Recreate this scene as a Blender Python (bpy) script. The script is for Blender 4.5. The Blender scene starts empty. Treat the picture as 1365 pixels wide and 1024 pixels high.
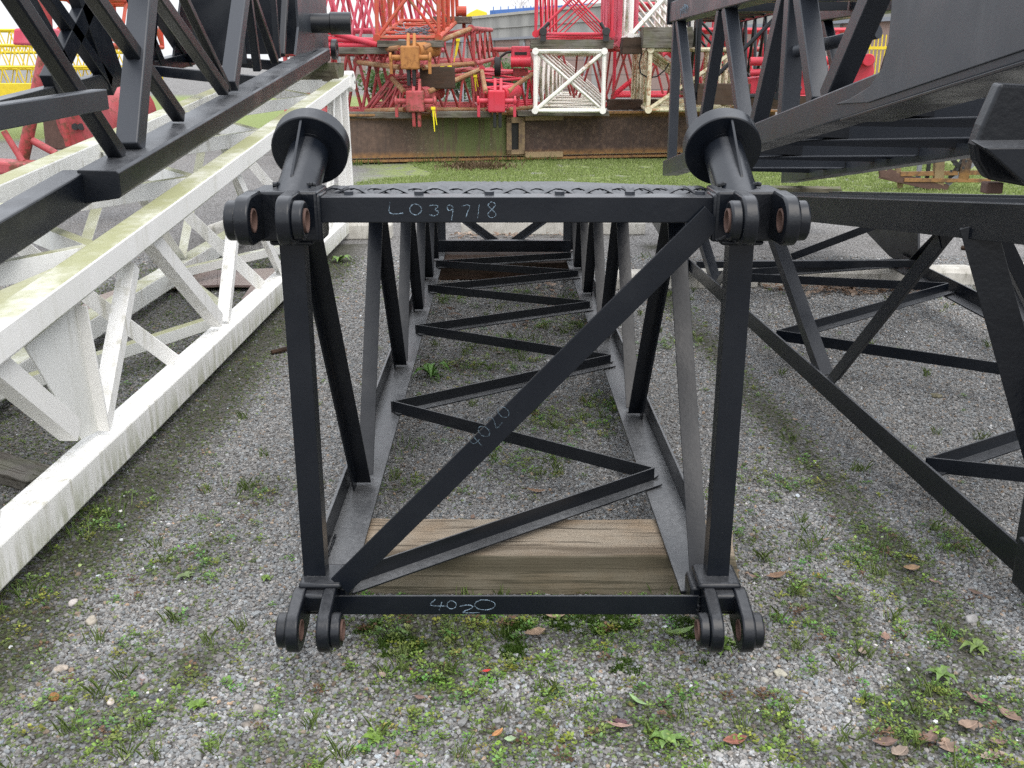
import bpy, bmesh, math, random
import numpy as np
from mathutils import Vector as V, Matrix
random.seed(7); rng = np.random.default_rng(11)
R = math.radians
sc = bpy.context.scene
col = sc.collection

# ------------------------------------------------------------------ camera
CAM_H, PITCH, FPX = 1.65, R(18.0), 1314.0
cd = bpy.data.cameras.new('camera'); cam = bpy.data.objects.new('camera', cd); col.objects.link(cam)
cam.location = (0, 0, CAM_H); cam.rotation_euler = (R(90) - PITCH, 0, 0)
cd.sensor_width = 36; cd.lens = FPX / 1365 * 36; cd.clip_start = .05; cd.clip_end = 3000
sc.camera = cam
_c, _s = math.cos(PITCH), math.sin(PITCH)
def at(u, v, Y=None, Z=None, X=None):
    """a point of the photograph as a point of the yard, on a known depth, height or side plane"""
    a = (u - 682.5) / FPX; y = (512 - v) / FPX
    b, d = y * _s + _c, y * _c - _s
    t = Y / b if Y is not None else (Z - CAM_H) / d if Z is not None else X / a
    return V((a * t, b * t, CAM_H + d * t))

# ------------------------------------------------------------------ materials
class NT:
    def __init__(s, name):
        s.m = bpy.data.materials.new(name); s.m.use_nodes = True
        s.t = s.m.node_tree; s.t.nodes.clear(); s.out = s.n('ShaderNodeOutputMaterial')
        s.b = s.n('ShaderNodeBsdfPrincipled'); s.l(s.b.outputs[0], s.out.inputs[0])
        tc = s.n('ShaderNodeTexCoord'); s.obj = tc.outputs['Object']
        g = s.n('ShaderNodeNewGeometry'); s.pos = g.outputs['Position']; s.nrm = g.outputs['Normal']
        oi = s.n('ShaderNodeObjectInfo'); s.rnd = oi.outputs['Random']
        sep = s.n('ShaderNodeSeparateXYZ'); s.l(s.nrm, sep.inputs[0]); s.nz = sep.outputs[2]
    def n(s, k, **kw):
        x = s.t.nodes.new(k)
        for a, b in kw.items(): setattr(x, a, b)
        return x
    def l(s, a, b): s.t.links.new(a, b)
    def set(s, sock, v):
        if isinstance(v, bpy.types.NodeSocket): s.l(v, sock)
        else:
            if isinstance(v, (tuple, list)) and len(v) == 3 and sock.type == 'RGBA': v = (*v, 1)
            sock.default_value = v
    def scale(s, vec, sc_):
        m = s.n('ShaderNodeMapping'); s.l(vec, m.inputs[0]); m.inputs['Scale'].default_value = sc_; return m.outputs[0]
    def noise(s, scale, detail=3, vec=None, rough=.55, dist=0, rnd=True):
        x = s.n('ShaderNodeTexNoise', noise_dimensions='4D'); s.l(vec or s.obj, x.inputs['Vector'])
        x.inputs['Scale'].default_value = scale; x.inputs['Detail'].default_value = detail
        x.inputs['Roughness'].default_value = rough; x.inputs['Distortion'].default_value = dist
        if rnd: s.l(s.math('MULTIPLY', s.rnd, 40.0), x.inputs['W'])
        return x.outputs['Fac'] if 'Fac' in x.outputs else x.outputs[0]
    def vor(s, scale, vec=None, out='Distance', feature='F1'):
        x = s.n('ShaderNodeTexVoronoi', feature=feature); s.l(vec or s.obj, x.inputs['Vector']); x.inputs['Scale'].default_value = scale
        return x.outputs[out]
    def math(s, op, a, b=0.0, clamp=False):
        x = s.n('ShaderNodeMath', operation=op, use_clamp=clamp); s.set(x.inputs[0], a); s.set(x.inputs[1], b); return x.outputs[0]
    def ramp(s, f, lo, hi, a=0.0, b=1.0):
        x = s.n('ShaderNodeMapRange'); x.interpolation_type = 'SMOOTHSTEP'; s.set(x.inputs[0], f)
        for i, v in zip((1, 2, 3, 4), (lo, hi, a, b)): x.inputs[i].default_value = v
        return x.outputs[0]
    def mix(s, f, a, b):
        x = s.n('ShaderNodeMix', data_type='RGBA'); s.set(x.inputs[0], f); s.set(x.inputs[6], a); s.set(x.inputs[7], b); return x.outputs[2]
    def bump(s, h, strength=.3, dist=.01):
        x = s.n('ShaderNodeBump'); x.inputs['Strength'].default_value = strength; x.inputs['Distance'].default_value = dist
        s.set(x.inputs['Height'], h); s.l(x.outputs[0], s.b.inputs['Normal'])
    def fin(s, base, rough=.6, metal=0.0, spec=.5):
        s.set(s.b.inputs['Base Color'], base); s.set(s.b.inputs['Roughness'], rough)
        s.b.inputs['Metallic'].default_value = metal; s.b.inputs['Specular IOR Level'].default_value = spec
        return s.m

def black_paint(name, base=(.0036, .0054, .0092), dust_sheen=.85, rough=(.24, .42), dust_sheen_c=(.135, .137, .142), lump=.16, streaky=0.0):
    k = NT(name)
    big = k.noise(4, 4); fine = k.noise(70, 3); speck = k.noise(210, 2)
    up = k.ramp(k.nz, .80, .99)  # upward faces paled: dust, plus sky sheen painted into the colour
    d = k.math('MULTIPLY', up, k.ramp(big, .25, .75, .45, 1.0)); d = k.math('MULTIPLY', d, dust_sheen)
    d = k.math('MULTIPLY', d, k.ramp(fine, .2, .8, .55, 1.0))
    film = k.math('MULTIPLY', k.ramp(k.noise(9, 5), .5, .8), .025)
    d = k.math('MAXIMUM', d, film)
    c = k.mix(d, base, dust_sheen_c)
    fl = k.math('MULTIPLY', k.ramp(speck, .74, .80), k.ramp(up, 0, 1, .25, .9))
    c = k.mix(fl, c, (.30, .29, .27))
    r = k.math('ADD', k.ramp(big, .3, .7, *rough), k.math('MULTIPLY', d, .16))
    k.bump(k.math('ADD', fine, k.math('MULTIPLY', k.noise(18, 3), 1.5)), lump, .0022)
    if streaky:
        sm = k.ramp(k.noise(1.0, 5, k.scale(k.obj, (3, 6, .5))), .56, .74); c = k.mix(k.math('MULTIPLY', sm, streaky), c, (.16, .165, .17))
        c = k.mix(k.math('MULTIPLY', k.ramp(k.noise(3, 5), .4, .7), .35), c, tuple(x * .6 for x in base))
    rs = k.math('MULTIPLY', k.ramp(k.noise(34, 4), .71, .76), .35); c = k.mix(rs, c, (.085, .055, .042))
    return k.fin(c, r, 0, .40)

def painted(name, base, dirt=(.16, .13, .09), moss=None, rust=None, rough=.5, rustamt=.62, mossamt=.9, streak=.5, fade=None):
    k = NT(name)
    n1 = k.noise(3.0, 5); n2 = k.noise(24, 4); st = k.noise(7, 4, k.scale(k.obj, (3.5, 3.5, .35)))
    c = base
    if fade: c = k.mix(k.ramp(k.noise(2.2, 4), .35, .68), base, fade)
    c = k.mix(k.math('MULTIPLY', k.math('MULTIPLY', k.ramp(st, .48, .74), k.ramp(k.noise(1.7, 5), .38, .62)), streak), c, dirt)
    c = k.mix(k.math('MULTIPLY', k.ramp(k.noise(90, 3), .64, .72), streak * .6), c, dirt)
    if rust:
        rm = k.math('ADD', k.math('MULTIPLY', n1, .6), k.math('MULTIPLY', n2, .4))
        c = k.mix(k.ramp(rm, rustamt - .06, rustamt + .07), c, rust)
    if name == 'white_paint':      # algae streaks on the upright faces, thickest low down
        spz = k.n('ShaderNodeSeparateXYZ'); k.l(k.obj, spz.inputs[0]); side = k.ramp(k.math('ABSOLUTE', k.nz), .5, .2)
        al = k.math('MULTIPLY', side, k.math('MULTIPLY', k.ramp(spz.outputs[2], .26, .05), k.ramp(k.noise(11, 5, k.scale(k.obj, (1, 3, .6))), .36, .62)))
        c = k.mix(k.math('MULTIPLY', al, .75), c, (.33, .34, .21))
    if moss:
        up = k.ramp(k.nz, .35, .9)
        mm = k.math('MULTIPLY', up, k.ramp(k.math('ADD', k.math('MULTIPLY', k.noise(1.6, 4), .8), k.math('MULTIPLY', n2, .2)), .24, .58))
        c = k.mix(k.math('MULTIPLY', mm, mossamt), c, moss)
        low = k.math('MULTIPLY', k.ramp(k.nz, .1, -.4), k.ramp(n1, .4, .6))
        c = k.mix(k.math('MULTIPLY', low, .6), c, (.22, .25, .12))
    k.bump(n2, .2, .002)
    return k.fin(c, rough, 0, .4)

def wood(name, a=(.21, .165, .115), b=(.095, .072, .05), grey=(.24, .22, .185), axis=0, mossy=0.0, twotone=False):
    k = NT(name)
    sc_ = [26, 26, 26]; sc_[axis] = 2.0
    g = k.noise(1.0, 6, k.scale(k.obj, sc_), .65, 1.2)
    sc2 = [90, 90, 90]; sc2[axis] = 2.2
    f = k.noise(1.0, 3, k.scale(k.obj, sc2))
    c = k.mix(k.ramp(g, .3, .7), b, a)
    c = k.mix(k.math('MULTIPLY', k.ramp(k.noise(5, 4), .32, .62), .8), c, grey)
    c = k.mix(k.math('MULTIPLY', k.ramp(k.noise(1.0, 5, k.scale(k.obj, tuple(q * .35 for q in sc_))), .52, .66), .75), c, tuple(q * .45 for q in b))
    c = k.mix(k.math('MULTIPLY', k.ramp(f, .54, .64), .85), c, (.045, .035, .025))
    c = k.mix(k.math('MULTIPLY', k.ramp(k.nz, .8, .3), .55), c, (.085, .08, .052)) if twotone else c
    if mossy: c = k.mix(k.math('MULTIPLY', k.ramp(k.noise(6, 4), .46, .62), mossy), c, (.10, .12, .05))
    k.bump(k.math('ADD', g, k.math('MULTIPLY', f, .6)), .55, .006)
    return k.fin(c, .82, 0, .25)

def rust_steel(name, base=(.105, .072, .056), hi=(.30, .16, .06), moss=0.0):
    k = NT(name)
    n1 = k.noise(1.4, 6, rnd=False); n2 = k.noise(14, 5); st = k.noise(5, 4, k.scale(k.obj, (4, 4, .3)))
    c = k.mix(k.ramp(n2, .42, .75), base, (.15, .10, .075))
    c = k.mix(k.math('MULTIPLY', k.ramp(st, .45, .75), .6), c, (.050, .040, .038))
    sp = k.n('ShaderNodeSeparateXYZ'); k.l(k.obj, sp.inputs[0])
    low = k.math('ADD', k.ramp(sp.outputs[2], .22, .10), k.ramp(sp.outputs[2], .70, .80), True); c = k.mix(k.math('MULTIPLY', low, k.ramp(n2, .3, .6, .3, .9)), c, hi)
    if moss:
        mz = k.math('MULTIPLY', k.ramp(sp.outputs[0], 2.0, 3.1), k.ramp(st, .35, .6, .25, 1.0))
        c = k.mix(k.math('MULTIPLY', mz, moss), c, (.13, .165, .055))
    lich = k.math('MULTIPLY', k.ramp(k.noise(55, 3), .62, .70), k.ramp(k.noise(1.3, 2), .52, .64))
    c = k.mix(lich, c, (.45, .42, .30))
    k.bump(n2, .5, .01)
    return k.fin(c, .85, 0, .3)

def plain(name, base, rough=.6, var=.35, sc_=12, metal=0.0, dark=None):
    k = NT(name)
    c = k.mix(k.math('MULTIPLY', k.ramp(k.noise(sc_, 5), .35, .7), var), base, dark or tuple(x * .45 for x in base))
    k.bump(k.noise(sc_ * 4, 3), .15, .003)
    return k.fin(c, rough, metal, .4)

M = {}
M['black'] = black_paint('black_paint')
M['black_gloss'] = black_paint('black_gloss_paint', (.0036, .0050, .0080), .5, (.20, .36), lump=.42)
M['black_dust_sheen'] = black_paint('black_paint_dust_sheen', (.010, .0115, .0145), .97, (.24, .40), (.215, .218, .222))  # strongest mix of dust and painted-in sky sheen on top faces
M['grey_black'] = black_paint('grey_black_paint', (.028, .032, .040), .6, (.30, .46))
M['plate_grey'] = black_paint('plate_grey_paint', (.064, .067, .075), .4, (.42, .6), streaky=.35)
M['bore'] = plain('rusty_bore', (.115, .066, .052), .8, .5, 40)
M['white'] = painted('white_paint', (.82, .81, .78), (.38, .36, .26), None, None, .55, .6, 0, .85)
M['white_top'] = painted('white_paint_moss_top', (.82, .81, .78), (.58, .56, .48), (.27, .275, .125), None, .55, .6, .95, .45)
M['white_moss'] = painted('mossy_white_paint', (.76, .76, .73), (.36, .34, .26), (.29, .29, .15), (.22, .15, .10), .6, .76, .95, .7)
M['cream'] = painted('cream_paint', (.80, .78, .74), (.50, .40, .32), (.50, .48, .30), (.34, .17, .10), .55, .625, .5, .45)
M['cream_rust'] = painted('rusty_cream_paint', (.66, .60, .44), (.34, .24, .13), (.32, .32, .14), (.32, .14, .06), .6, .535, .6, .55)
M['red'] = painted('red_paint', (.56, .025, .045), (.30, .03, .03), None, None, .42, .6, 0, .35, (.50, .05, .08))
M['red_old'] = painted('faded_red_paint', (.36, .045, .045), (.18, .05, .04), None, (.15, .06, .035), .6, .55, 0, .5, (.44, .10, .11))
M['red_pink'] = painted('pinkish_red_paint', (.58, .07, .12), (.30, .04, .05), None, None, .55, .6, 0, .35, (.62, .16, .20))
M['orange'] = painted('orange_red_paint', (.50, .060, .032), (.25, .06, .03), None, (.28, .13, .06), .55, .56, 0, .45, (.46, .10, .06))
M['ochre'] = painted('rusty_ochre_paint', (.40, .175, .05), (.2, .08, .03), None, (.25, .10, .03), .7, .55, 0, .5)
M['rust_tube'] = painted('rusty_tube', (.30, .15, .07), (.14, .07, .04), None, (.34, .25, .14), .8, .55, 0, .5)
M['yellow'] = plain('yellow_paint', (.72, .55, .03), .5, .25)
M['yellow_tape'] = plain('yellow_tape', (.80, .68, .02), .4, .1)
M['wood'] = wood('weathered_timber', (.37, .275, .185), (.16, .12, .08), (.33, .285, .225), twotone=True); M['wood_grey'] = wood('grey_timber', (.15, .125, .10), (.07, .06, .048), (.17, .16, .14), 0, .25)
M['wood_dark'] = wood('wet_brown_timber', (.075, .042, .026), (.03, .018, .012), (.06, .04, .03))
M['wood_y'] = wood('mossy_timber', (.15, .13, .085), (.07, .06, .04), (.16, .15, .11), 0, .7)
M['rust'] = rust_steel('rusted_girder_steel', (.075, .050, .041)); M['rust_moss'] = rust_steel('mossy_girder_steel', moss=.85)
M['rust_lich'] = rust_steel('lichen_steel', (.24, .17, .10), (.34, .25, .14))
M['conc'] = plain('concrete', (.42, .40, .36), .85, .35, 6, 0, (.26, .25, .22))
M['dark_metal'] = plain('dark_metal', (.03, .03, .032), .5, .4)
M['rubber'] = plain('rubber', (.015, .015, .015), .7, .3)
M['blue'] = plain('blue_sheet', (.06, .15, .42), .55, .2, 3)
M['rope'] = plain('grey_rope', (.26, .27, .30), .7, .4, 30)
M['plate'] = painted('purple_brown_plate', (.17, .115, .11), (.09, .07, .06), (.55, .52, .42), (.50, .47, .40), .55, .66, .25, .4)
k = NT('chalk'); k.set(k.b.inputs['Base Color'], (.22, .30, .37)); k.b.inputs['Roughness'].default_value = .95
k.l(k.math('MULTIPLY', k.ramp(k.noise(320, 3), .40, .58, .08, 1.0), k.ramp(k.noise(28, 2), .3, .6, .45, 1.0)), k.b.inputs['Alpha']); M['chalk'] = k.m
k = NT('chalk_faint'); k.set(k.b.inputs['Base Color'], (.10, .14, .175)); k.b.inputs['Roughness'].default_value = .95
k.l(k.ramp(k.noise(260, 2), .42, .66, .05, .8), k.b.inputs['Alpha']); M['chalk_faint'] = k.m

# ------------------------------------------------------------------ mesh builder
class MB:
    def __init__(s): s.v = []; s.f = []
    def add(s, vs, fs):
        o = len(s.v); s.v += [V(p) for p in vs]; s.f += [tuple(i + o for i in f) for f in fs]; return s
    def prism(s, pts, ext):
        n = len(pts); ext = V(ext); p = [V(q) for q in pts]
        return s.add(p + [q + ext for q in p], [tuple(range(n))[::-1], tuple(range(n, 2 * n))] + [(i, (i + 1) % n, n + (i + 1) % n, n + i) for i in range(n)])
    def box(s, c, d, rz=0.0, rot=None):
        c = V(c); m = rot or Matrix.Rotation(rz, 3, 'Z'); x, y, z = (m @ V(e) * (k / 2) for e, k in zip(((1, 0, 0), (0, 1, 0), (0, 0, 1)), d))
        return s.prism([c - x - y - z, c + x - y - z, c + x + y - z, c - x + y - z], z * 2)
    def frame(s, p0, p1, u):
        d = (V(p1) - V(p0)).normalized(); u = V(u); u = (u - d * u.dot(d)).normalized(); return d, u, d.cross(u)
    def bar(s, p0, p1, w, h, up=(0, 0, 1)):
        d, u, x = s.frame(p0, p1, up); a = V(p0); e = V(p1) - a
        return s.prism([a + x * i * w / 2 + u * j * h / 2 for i, j in ((-1, -1), (1, -1), (1, 1), (-1, 1))], e)
    def angle(s, p0, p1, u, w, a, b, t):
        d, u, x = s.frame(p0, p1, u)
        if x.dot(V(w)) < 0: x = -x
        o = V(p0); e = V(p1) - o
        return s.prism([o + u * i + x * j for i, j in ((0, 0), (a, 0), (a, t), (t, t), (t, b), (0, b))], e)
    def tube(s, p0, p1, r, n=8, r1=None, caps=True):
        p0, p1 = V(p0), V(p1); d = (p1 - p0).normalized(); u = d.orthogonal().normalized(); w = d.cross(u); r1 = r if r1 is None else r1
        A = [p0 + (u * math.cos(6.28318 * i / n) + w * math.sin(6.28318 * i / n)) * r for i in range(n)]
        B = [p1 + (u * math.cos(6.28318 * i / n) + w * math.sin(6.28318 * i / n)) * r1 for i in range(n)]
        f = [(i, (i + 1) % n, n + (i + 1) % n, n + i) for i in range(n)]
        if caps: f += [tuple(range(n))[::-1], tuple(range(n, 2 * n))]
        return s.add(A + B, f)
    def path(s, pts, r, n=6):
        for a, b in zip(pts, pts[1:]): s.tube(a, b, r, n)
        return s
    def ring(s, c, ax, ro, ri, th, n=32, outer=None):
        """flat ring with a through hole; outer(theta) may give another outline"""
        c, ax = V(c), V(ax).normalized()
        u = V((0, 1, 0)) if abs(ax.x) > .9 else ax.orthogonal().normalized(); w = ax.cross(u)
        vs = []
        for k in (-.5, .5):
            for i in range(n):
                t = 6.283185 * i / n; d = u * math.cos(t) + w * math.sin(t); q = outer(t, d) if outer else ro
                vs += [c + d * q + ax * th * k, c + d * ri + ax * th * k]
        f = []
        for i in range(n):
            j = (i + 1) % n; a, b, A, B = 2 * i, 2 * j, 2 * i + 2 * n, 2 * j + 2 * n
            f += [(a, b, b + 1, a + 1), (A, A + 1, B + 1, B), (a, A, B, b), (a + 1, b + 1, B + 1, A + 1)]
        return s.add(vs, f)
    def build(s, name, mat, parent=None, bevel=0.0, smooth=False, seg=2):
        o0 = V((0, 0, 0)); p = parent
        while p is not None: o0 += p.location; p = p.parent
        me = bpy.data.meshes.new(name); bm = bmesh.new(); vs = [bm.verts.new(v - o0) for v in s.v]
        for f in s.f:
            try: bm.faces.new([vs[i] for i in f])
            except ValueError: pass
        bmesh.ops.recalc_face_normals(bm, faces=bm.faces)
        if smooth:
            for f in bm.faces: f.smooth = True
        bm.to_mesh(me); bm.free()
        if smooth: me.set_sharp_from_angle(angle=R(38))
        me.materials.append(M[mat] if isinstance(mat, str) else mat)
        o = bpy.data.objects.new(name, me); col.objects.link(o); o.parent = parent
        if bevel:
            b = o.modifiers.new('bevel', 'BEVEL'); b.width = bevel; b.segments = seg; b.limit_method = 'ANGLE'; b.angle_limit = R(40)
        return o

def tag(o, label, cat, group=None):
    o['label'] = label; o['category'] = cat
    if group: o['group'] = group
    return o
def thing(name, label, cat, loc=(0, 0, 0), group=None):
    o = bpy.data.objects.new(name, None); o.empty_display_size = .2; col.objects.link(o); o.location = loc
    return tag(o, label, cat, group)
def structure(o): o['kind'] = 'structure'; return o
def stuff(o): o['kind'] = 'stuff'; return o
def lerp(a, b, t): return V(a) + (V(b) - V(a)) * t

# ------------------------------------------------------------------ handwriting
GL = {'L': [[(.25, 1), (.1, .1), (.95, .2)]], '0': [[(.5 + .42 * math.cos(t * .5236 + 1.9), .5 + .42 * math.sin(t * .5236 + 1.9)) for t in range(13)]],
      '3': [[(.1, .9), (.6, .98), (.75, .8), (.4, .55), (.75, .45), (.7, .15), (.4, .02), (.05, .12)]],
      '9': [[(.75, .75), (.45, .98), (.12, .75), (.4, .52), (.72, .72), (.65, .35), (.55, 0)]], '7': [[(.05, .85), (.85, .95), (.6, .5), (.4, 0)]],
      '1': [[(.65, .95), (.4, 0)]], '8': [[(.5, .5), (.15, .72), (.45, .98), (.8, .78), (.5, .5), (.1, .25), (.45, .0), (.85, .22), (.5, .5)]],
      '4': [[(.45, 1), (.06, .32), (.98, .34)], [(.74, .72), (.62, -.1)]], '2': [[(.1, .75), (.45, .98), (.75, .75), (.45, .35), (.1, .02), (.95, .06)]]}
def chalk(name, glyphs, o, ex, ey, parent, mat='chalk', r=.0011):
    """glyphs: (character, x0, x1, y0, y1) in metres on the face spanned by ex, ey from o"""
    ex, ey = V(ex).normalized(), V(ey).normalized()
    for ch, x0, x1, y0, y1 in glyphs:
        mb = MB()
        for st in GL[ch]:
            p = []
            for a, b in zip(st, st[1:]):
                for q in range(3):
                    t = q / 3; p.append((a[0] + (b[0] - a[0]) * t, a[1] + (b[1] - a[1]) * t))
            p.append(st[-1])
            for _ in range(2):
                p = [p[0]] + [tuple((p[i - 1][j] + 2 * p[i][j] + p[i + 1][j]) / 4 for j in (0, 1)) for i in range(1, len(p) - 1)] + [p[-1]]
            pp = [V(o) + ex * (x0 + (x1 - x0) * a + random.uniform(-.0005, .0005)) + ey * (y0 + (y1 - y0) * b + random.uniform(-.0005, .0005)) for a, b in p]
            rr = [r * random.uniform(.55, 1.55) for _ in pp]
            for q in range(len(pp) - 1): mb.tube(pp[q], pp[q + 1], rr[q], 5, rr[q + 1])
        mb.build(name, mat, parent)
def digits(txt, x, y, w, h, gap): return [(c, x + i * (w + gap), x + i * (w + gap) + w, y, y + h) for i, c in enumerate(txt)]

# ================================================================== main boom section (centre)
YAW = -.0132
def hull(p):
    p = sorted(set(p))
    def half(q):
        o = []
        for c in q:
            while len(o) > 1 and (o[-1][0] - o[-2][0]) * (c[1] - o[-2][1]) - (o[-1][1] - o[-2][1]) * (c[0] - o[-2][0]) <= 0: o.pop()
            o.append(c)
        return o[:-1]
    h = half(p) + half(p[::-1])
    return [(a, b[1] - a[1], a[0] - b[0]) for a, b in zip(h, h[1:] + h[:1])]
def fork(root, x, y, z, side, yd=-1, name='pin_fork', mat='black_gloss', down=0):
    """twin-eared pin fork that points towards the camera; side = -1 left, +1 right"""
    cx = x + (side * .025 if not down else side * .012 + .010)
    mb = MB()
    if down:
        mb.box((cx, y + .02, z + .028), (.112, .12, .085)).box((cx - side * .012, y + .015, z + .080), (.122, .125, .020))
        mb.box((cx - side * .072, y + .03, z + .02), (.035, .10, .09)).box((cx, y - .05, z + .042), (.098, .05, .056))
    else:
        mb.box((cx - side * .02, y + .03, z - .005), (.17, .15, .125)).box((cx - side * .03, y + .03, z - .072), (.11, .13, .016))
        mb.box((x - side * .062, y + .01, z - .01), (.05, .10, .12))
    blk = mb.build('fork_block', mat, root, .012, True, 3)
    sp = .0425 if down else .049
    yc = y - .14; r = .060
    for e in (-1, 1):
        ex = cx + e * sp
        hp = hull([(r * math.cos(6.283185 * i / 60), r * math.sin(6.283185 * i / 60)) for i in range(60)] + ([(.125, -.03), (.125, .075), (.075, .078)] if down else [(.10, -.062), (.10, .062)]))
        outl = lambda t, d: min((ny_ * a_[0] + nz_ * a_[1]) / (ny_ * d.y + nz_ * d.z) for a_, ny_, nz_ in hp if ny_ * d.y + nz_ * d.z > 1e-6)
        m2 = MB(); m2.ring((ex, yc, z), (1, 0, 0), r, .029, .036, 40, outl)
        bx = ex + (e if (side * e > 0) else e * 0 + side * -1) * .030
        m2.ring((bx, yc, z), (1, 0, 0), .048, .029, .030, 36)
        ear = m2.build('fork_ear', mat, root, .006, True, 3)
        b = MB(); b.ring(((ex + bx) / 2, yc, z), (1, 0, 0), .0292, .0245, .068, 28)
        b.build('pin_bore', 'bore', ear, 0, True)
    return blk

def disc_post(root, x, y, z, side):
    a = R(25); ax = V((0, math.cos(a), math.sin(a))); p0 = V((x, y, z)); p1 = p0 + ax * .215
    mb = MB(); mb.tube(p0 - ax * .10, p1, .0545, 40)
    post = mb.build('pipe_stub', 'black', root, 0, True)
    MB().tube(p1 - ax * .012, p1 + ax * .0, .062, 40, .056).build('weld_bead', 'black_gloss', post, 0, True)
    MB().tube(p1, p1 + ax * .056, .105, 64).build('end_disc', 'black', root, .004, True)
    up = V((0, -math.sin(a), math.cos(a))); sd = V((side * .10, 0, 0)); up = (up + sd).normalized()
    t = V((.0035, 0, 0)); q = [p1 + up * .045, p1 + up * .098, p0 + ax * .0 + up * .058, p0 - ax * .02 + up * .045]
    MB().prism([v - t for v in q], t * 2).build('gusset_fin', 'black', root, .0015)

def section_frame(): pass

def main_boom():
    CX, HW, Y0 = .012, .5785, 2.53
    root = thing('crane_boom_section', 'black lattice boom section with a chalk number on its top bar, in the centre', 'boom section', (CX, Y0, 0))
    def P(x, s, z): return V((CX + x + YAW * s, Y0 + s, z))
    LEN = 5.68; zb = .165
    zt = lambda s: 1.325 - .110 * max(s - .05, 0)
    # bottom chords: angle irons, heel outside, one leg flat inwards, one leg upright
    for sd in (-1, 1):
        mb = MB(); mb.angle(P(sd * (HW + .035), .06, zb - .012), P(sd * (HW + .035), LEN, zb - .012), (-sd, 0, 0), (0, 0, 1), .125, .095, .011)
        mb.build('bottom_chord', 'black_dust_sheen', root, .002)
        mb = MB(); mb.angle(P(sd * (HW + .02), .06, zt(0)), P(sd * (HW + .02), LEN, zt(LEN)), (-sd, 0, 0), (0, 0, -1), .10, .09, .010)
        mb.build('top_chord', 'black', root, .002)
        # front post
        mb = MB(); mb.angle(P(sd * (HW - .031), -.01, .19), P(sd * (HW - .031), -.01, 1.245), (sd, 0, 0), (0, 1, 0), .063, .06, .008)
        mb.build('front_post', 'black', root, .0015)
        # end post
        mb = MB(); mb.angle(P(sd * HW, LEN - .02, .17), P(sd * HW, LEN - .02, zt(LEN) - .01), (-sd, 0, 0), (0, -1, 0), .09, .07, .008)
        mb.build('end_post', 'grey_black', root, .0015)
    # front frame bars
    mb = MB(); mb.angle(P(-HW + .055, -.03, 1.331), P(HW - .055, -.03, 1.331), (0, 0, -1), (0, 1, 0), .063, .075, .008)
    topbar = mb.build('front_top_bar', 'black', root, .0015)
    MB().angle(P(-HW + .05, .13, 1.25), P(HW - .05, .13, 1.25), (0, 0, 1), (0, -1, 0), .05, .05, .007).build('front_cross_bar', 'black', root, .0015)
    mb = MB(); mb.angle(P(-HW + .055, -.035, .141), P(HW - .055, -.035, .141), (0, 0, 1), (0, 1, 0), .060, .06, .008)
    botbar = mb.build('front_bottom_bar', 'black', root, .0015)
    mb = MB(); mb.angle(P(HW - .06, -.045, 1.265), P(-HW + .10, -.045, .215), (-.72, 0, .69), (0, 1, 0), .066, .05, .008)
    diag = mb.build('front_diagonal', 'black', root, .0015)
    # chalk numbers
    fx = lambda u: (u - 682.5) / FPX * 2.50 - CX
    z0 = 1.331
    g = [('L', fx(515), fx(539), -.047, -.012), ('0', fx(545), fx(564), -.047, -.014), ('3', fx(571), fx(590), -.048, -.018), ('9', fx(593), fx(609), -.057, -.016),
         ('7', fx(615), fx(630), -.050, -.016), ('1', fx(633), fx(642), -.052, -.016), ('8', fx(646), fx(666), -.054, -.008)]
    chalk('chalk_digit', g, P(0, -.0305, z0), (1, 0, 0), (0, 0, 1), topbar)
    fb = lambda u: (u - 682.5) / FPX * 2.495 / .885 - CX
    g = [('4', fb(567), fb(596), .018, .050), ('0', fb(594), fb(609), .016, .048), ('2', fb(609), fb(640), .005, .034), ('0', fb(629), fb(663), .012, .052)]
    chalk('chalk_digit', g, P(0, -.0355, .141), (1, 0, 0), (0, 0, 1), botbar)
    d = (P(HW - .06, 0, 1.265) - P(-HW + .10, 0, .215)).normalized(); n = V((-d.z, 0, d.x))
    q = at(640, 604, Y=2.483); chalk('chalk_digit', digits('4020', 0, .014, .030, .042, .008), q, d, n, diag, 'chalk_faint', .0012)
    # forks and pipe stubs
    for sd in (-1, 1):
        fork(root, CX + sd * HW, Y0 - .005, 1.290, sd)
        fork(root, CX + sd * (HW - .012), Y0 - .01, .162, sd, down=1)
        disc_post(root, CX + sd * (HW - .008), Y0 + .058, 1.328, sd)
    def bead(a, b, rr=.0055):
        n = max(4, int((V(b) - V(a)).length / .007)); pts = [lerp(a, b, i / n) + V([random.uniform(-.0016, .0016) for _ in range(3)]) for i in range(n + 1)]
        m = MB()
        for p, q in zip(pts, pts[1:]): m.tube(p, q, rr * random.uniform(.75, 1.2), 7, rr * random.uniform(.75, 1.2))
        m.build('weld_bead', 'black_gloss', root, 0, True)
    for sd in (-1, 1):
        e = sd * (HW - .056)
        bead(P(e, -.031, 1.333), P(e, -.031, 1.266)); bead(P(e, -.03, 1.333), P(e, .05, 1.333)); bead(P(e, -.036, .20), P(e, -.036, .142))
        bead(P(sd * (HW - .033), -.013, .248), P(sd * (HW + .03), -.013, .248), .0045); bead(P(sd * (HW - .033), -.013, 1.222), P(sd * (HW + .03), -.013, 1.222), .0045)
        bead(P(sd * (HW + .012), .075, zb + .004), P(sd * (HW + .012), .42, zb + .002), .004)
        c = P(sd * (HW - .008), .05, 1.356); bead(c + V((-.055, -.02, 0)), c + V((.055, -.02, 0)), .006)
    bead(P(HW - .075, -.046, 1.225), P(HW - .025, -.046, 1.245))
    # lacing nodes along the length
    S = [0.06, .86, 1.62, 2.36, 2.97, 3.57, 4.05, 4.55, 4.92, 5.27]
    xi = HW - .055
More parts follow.
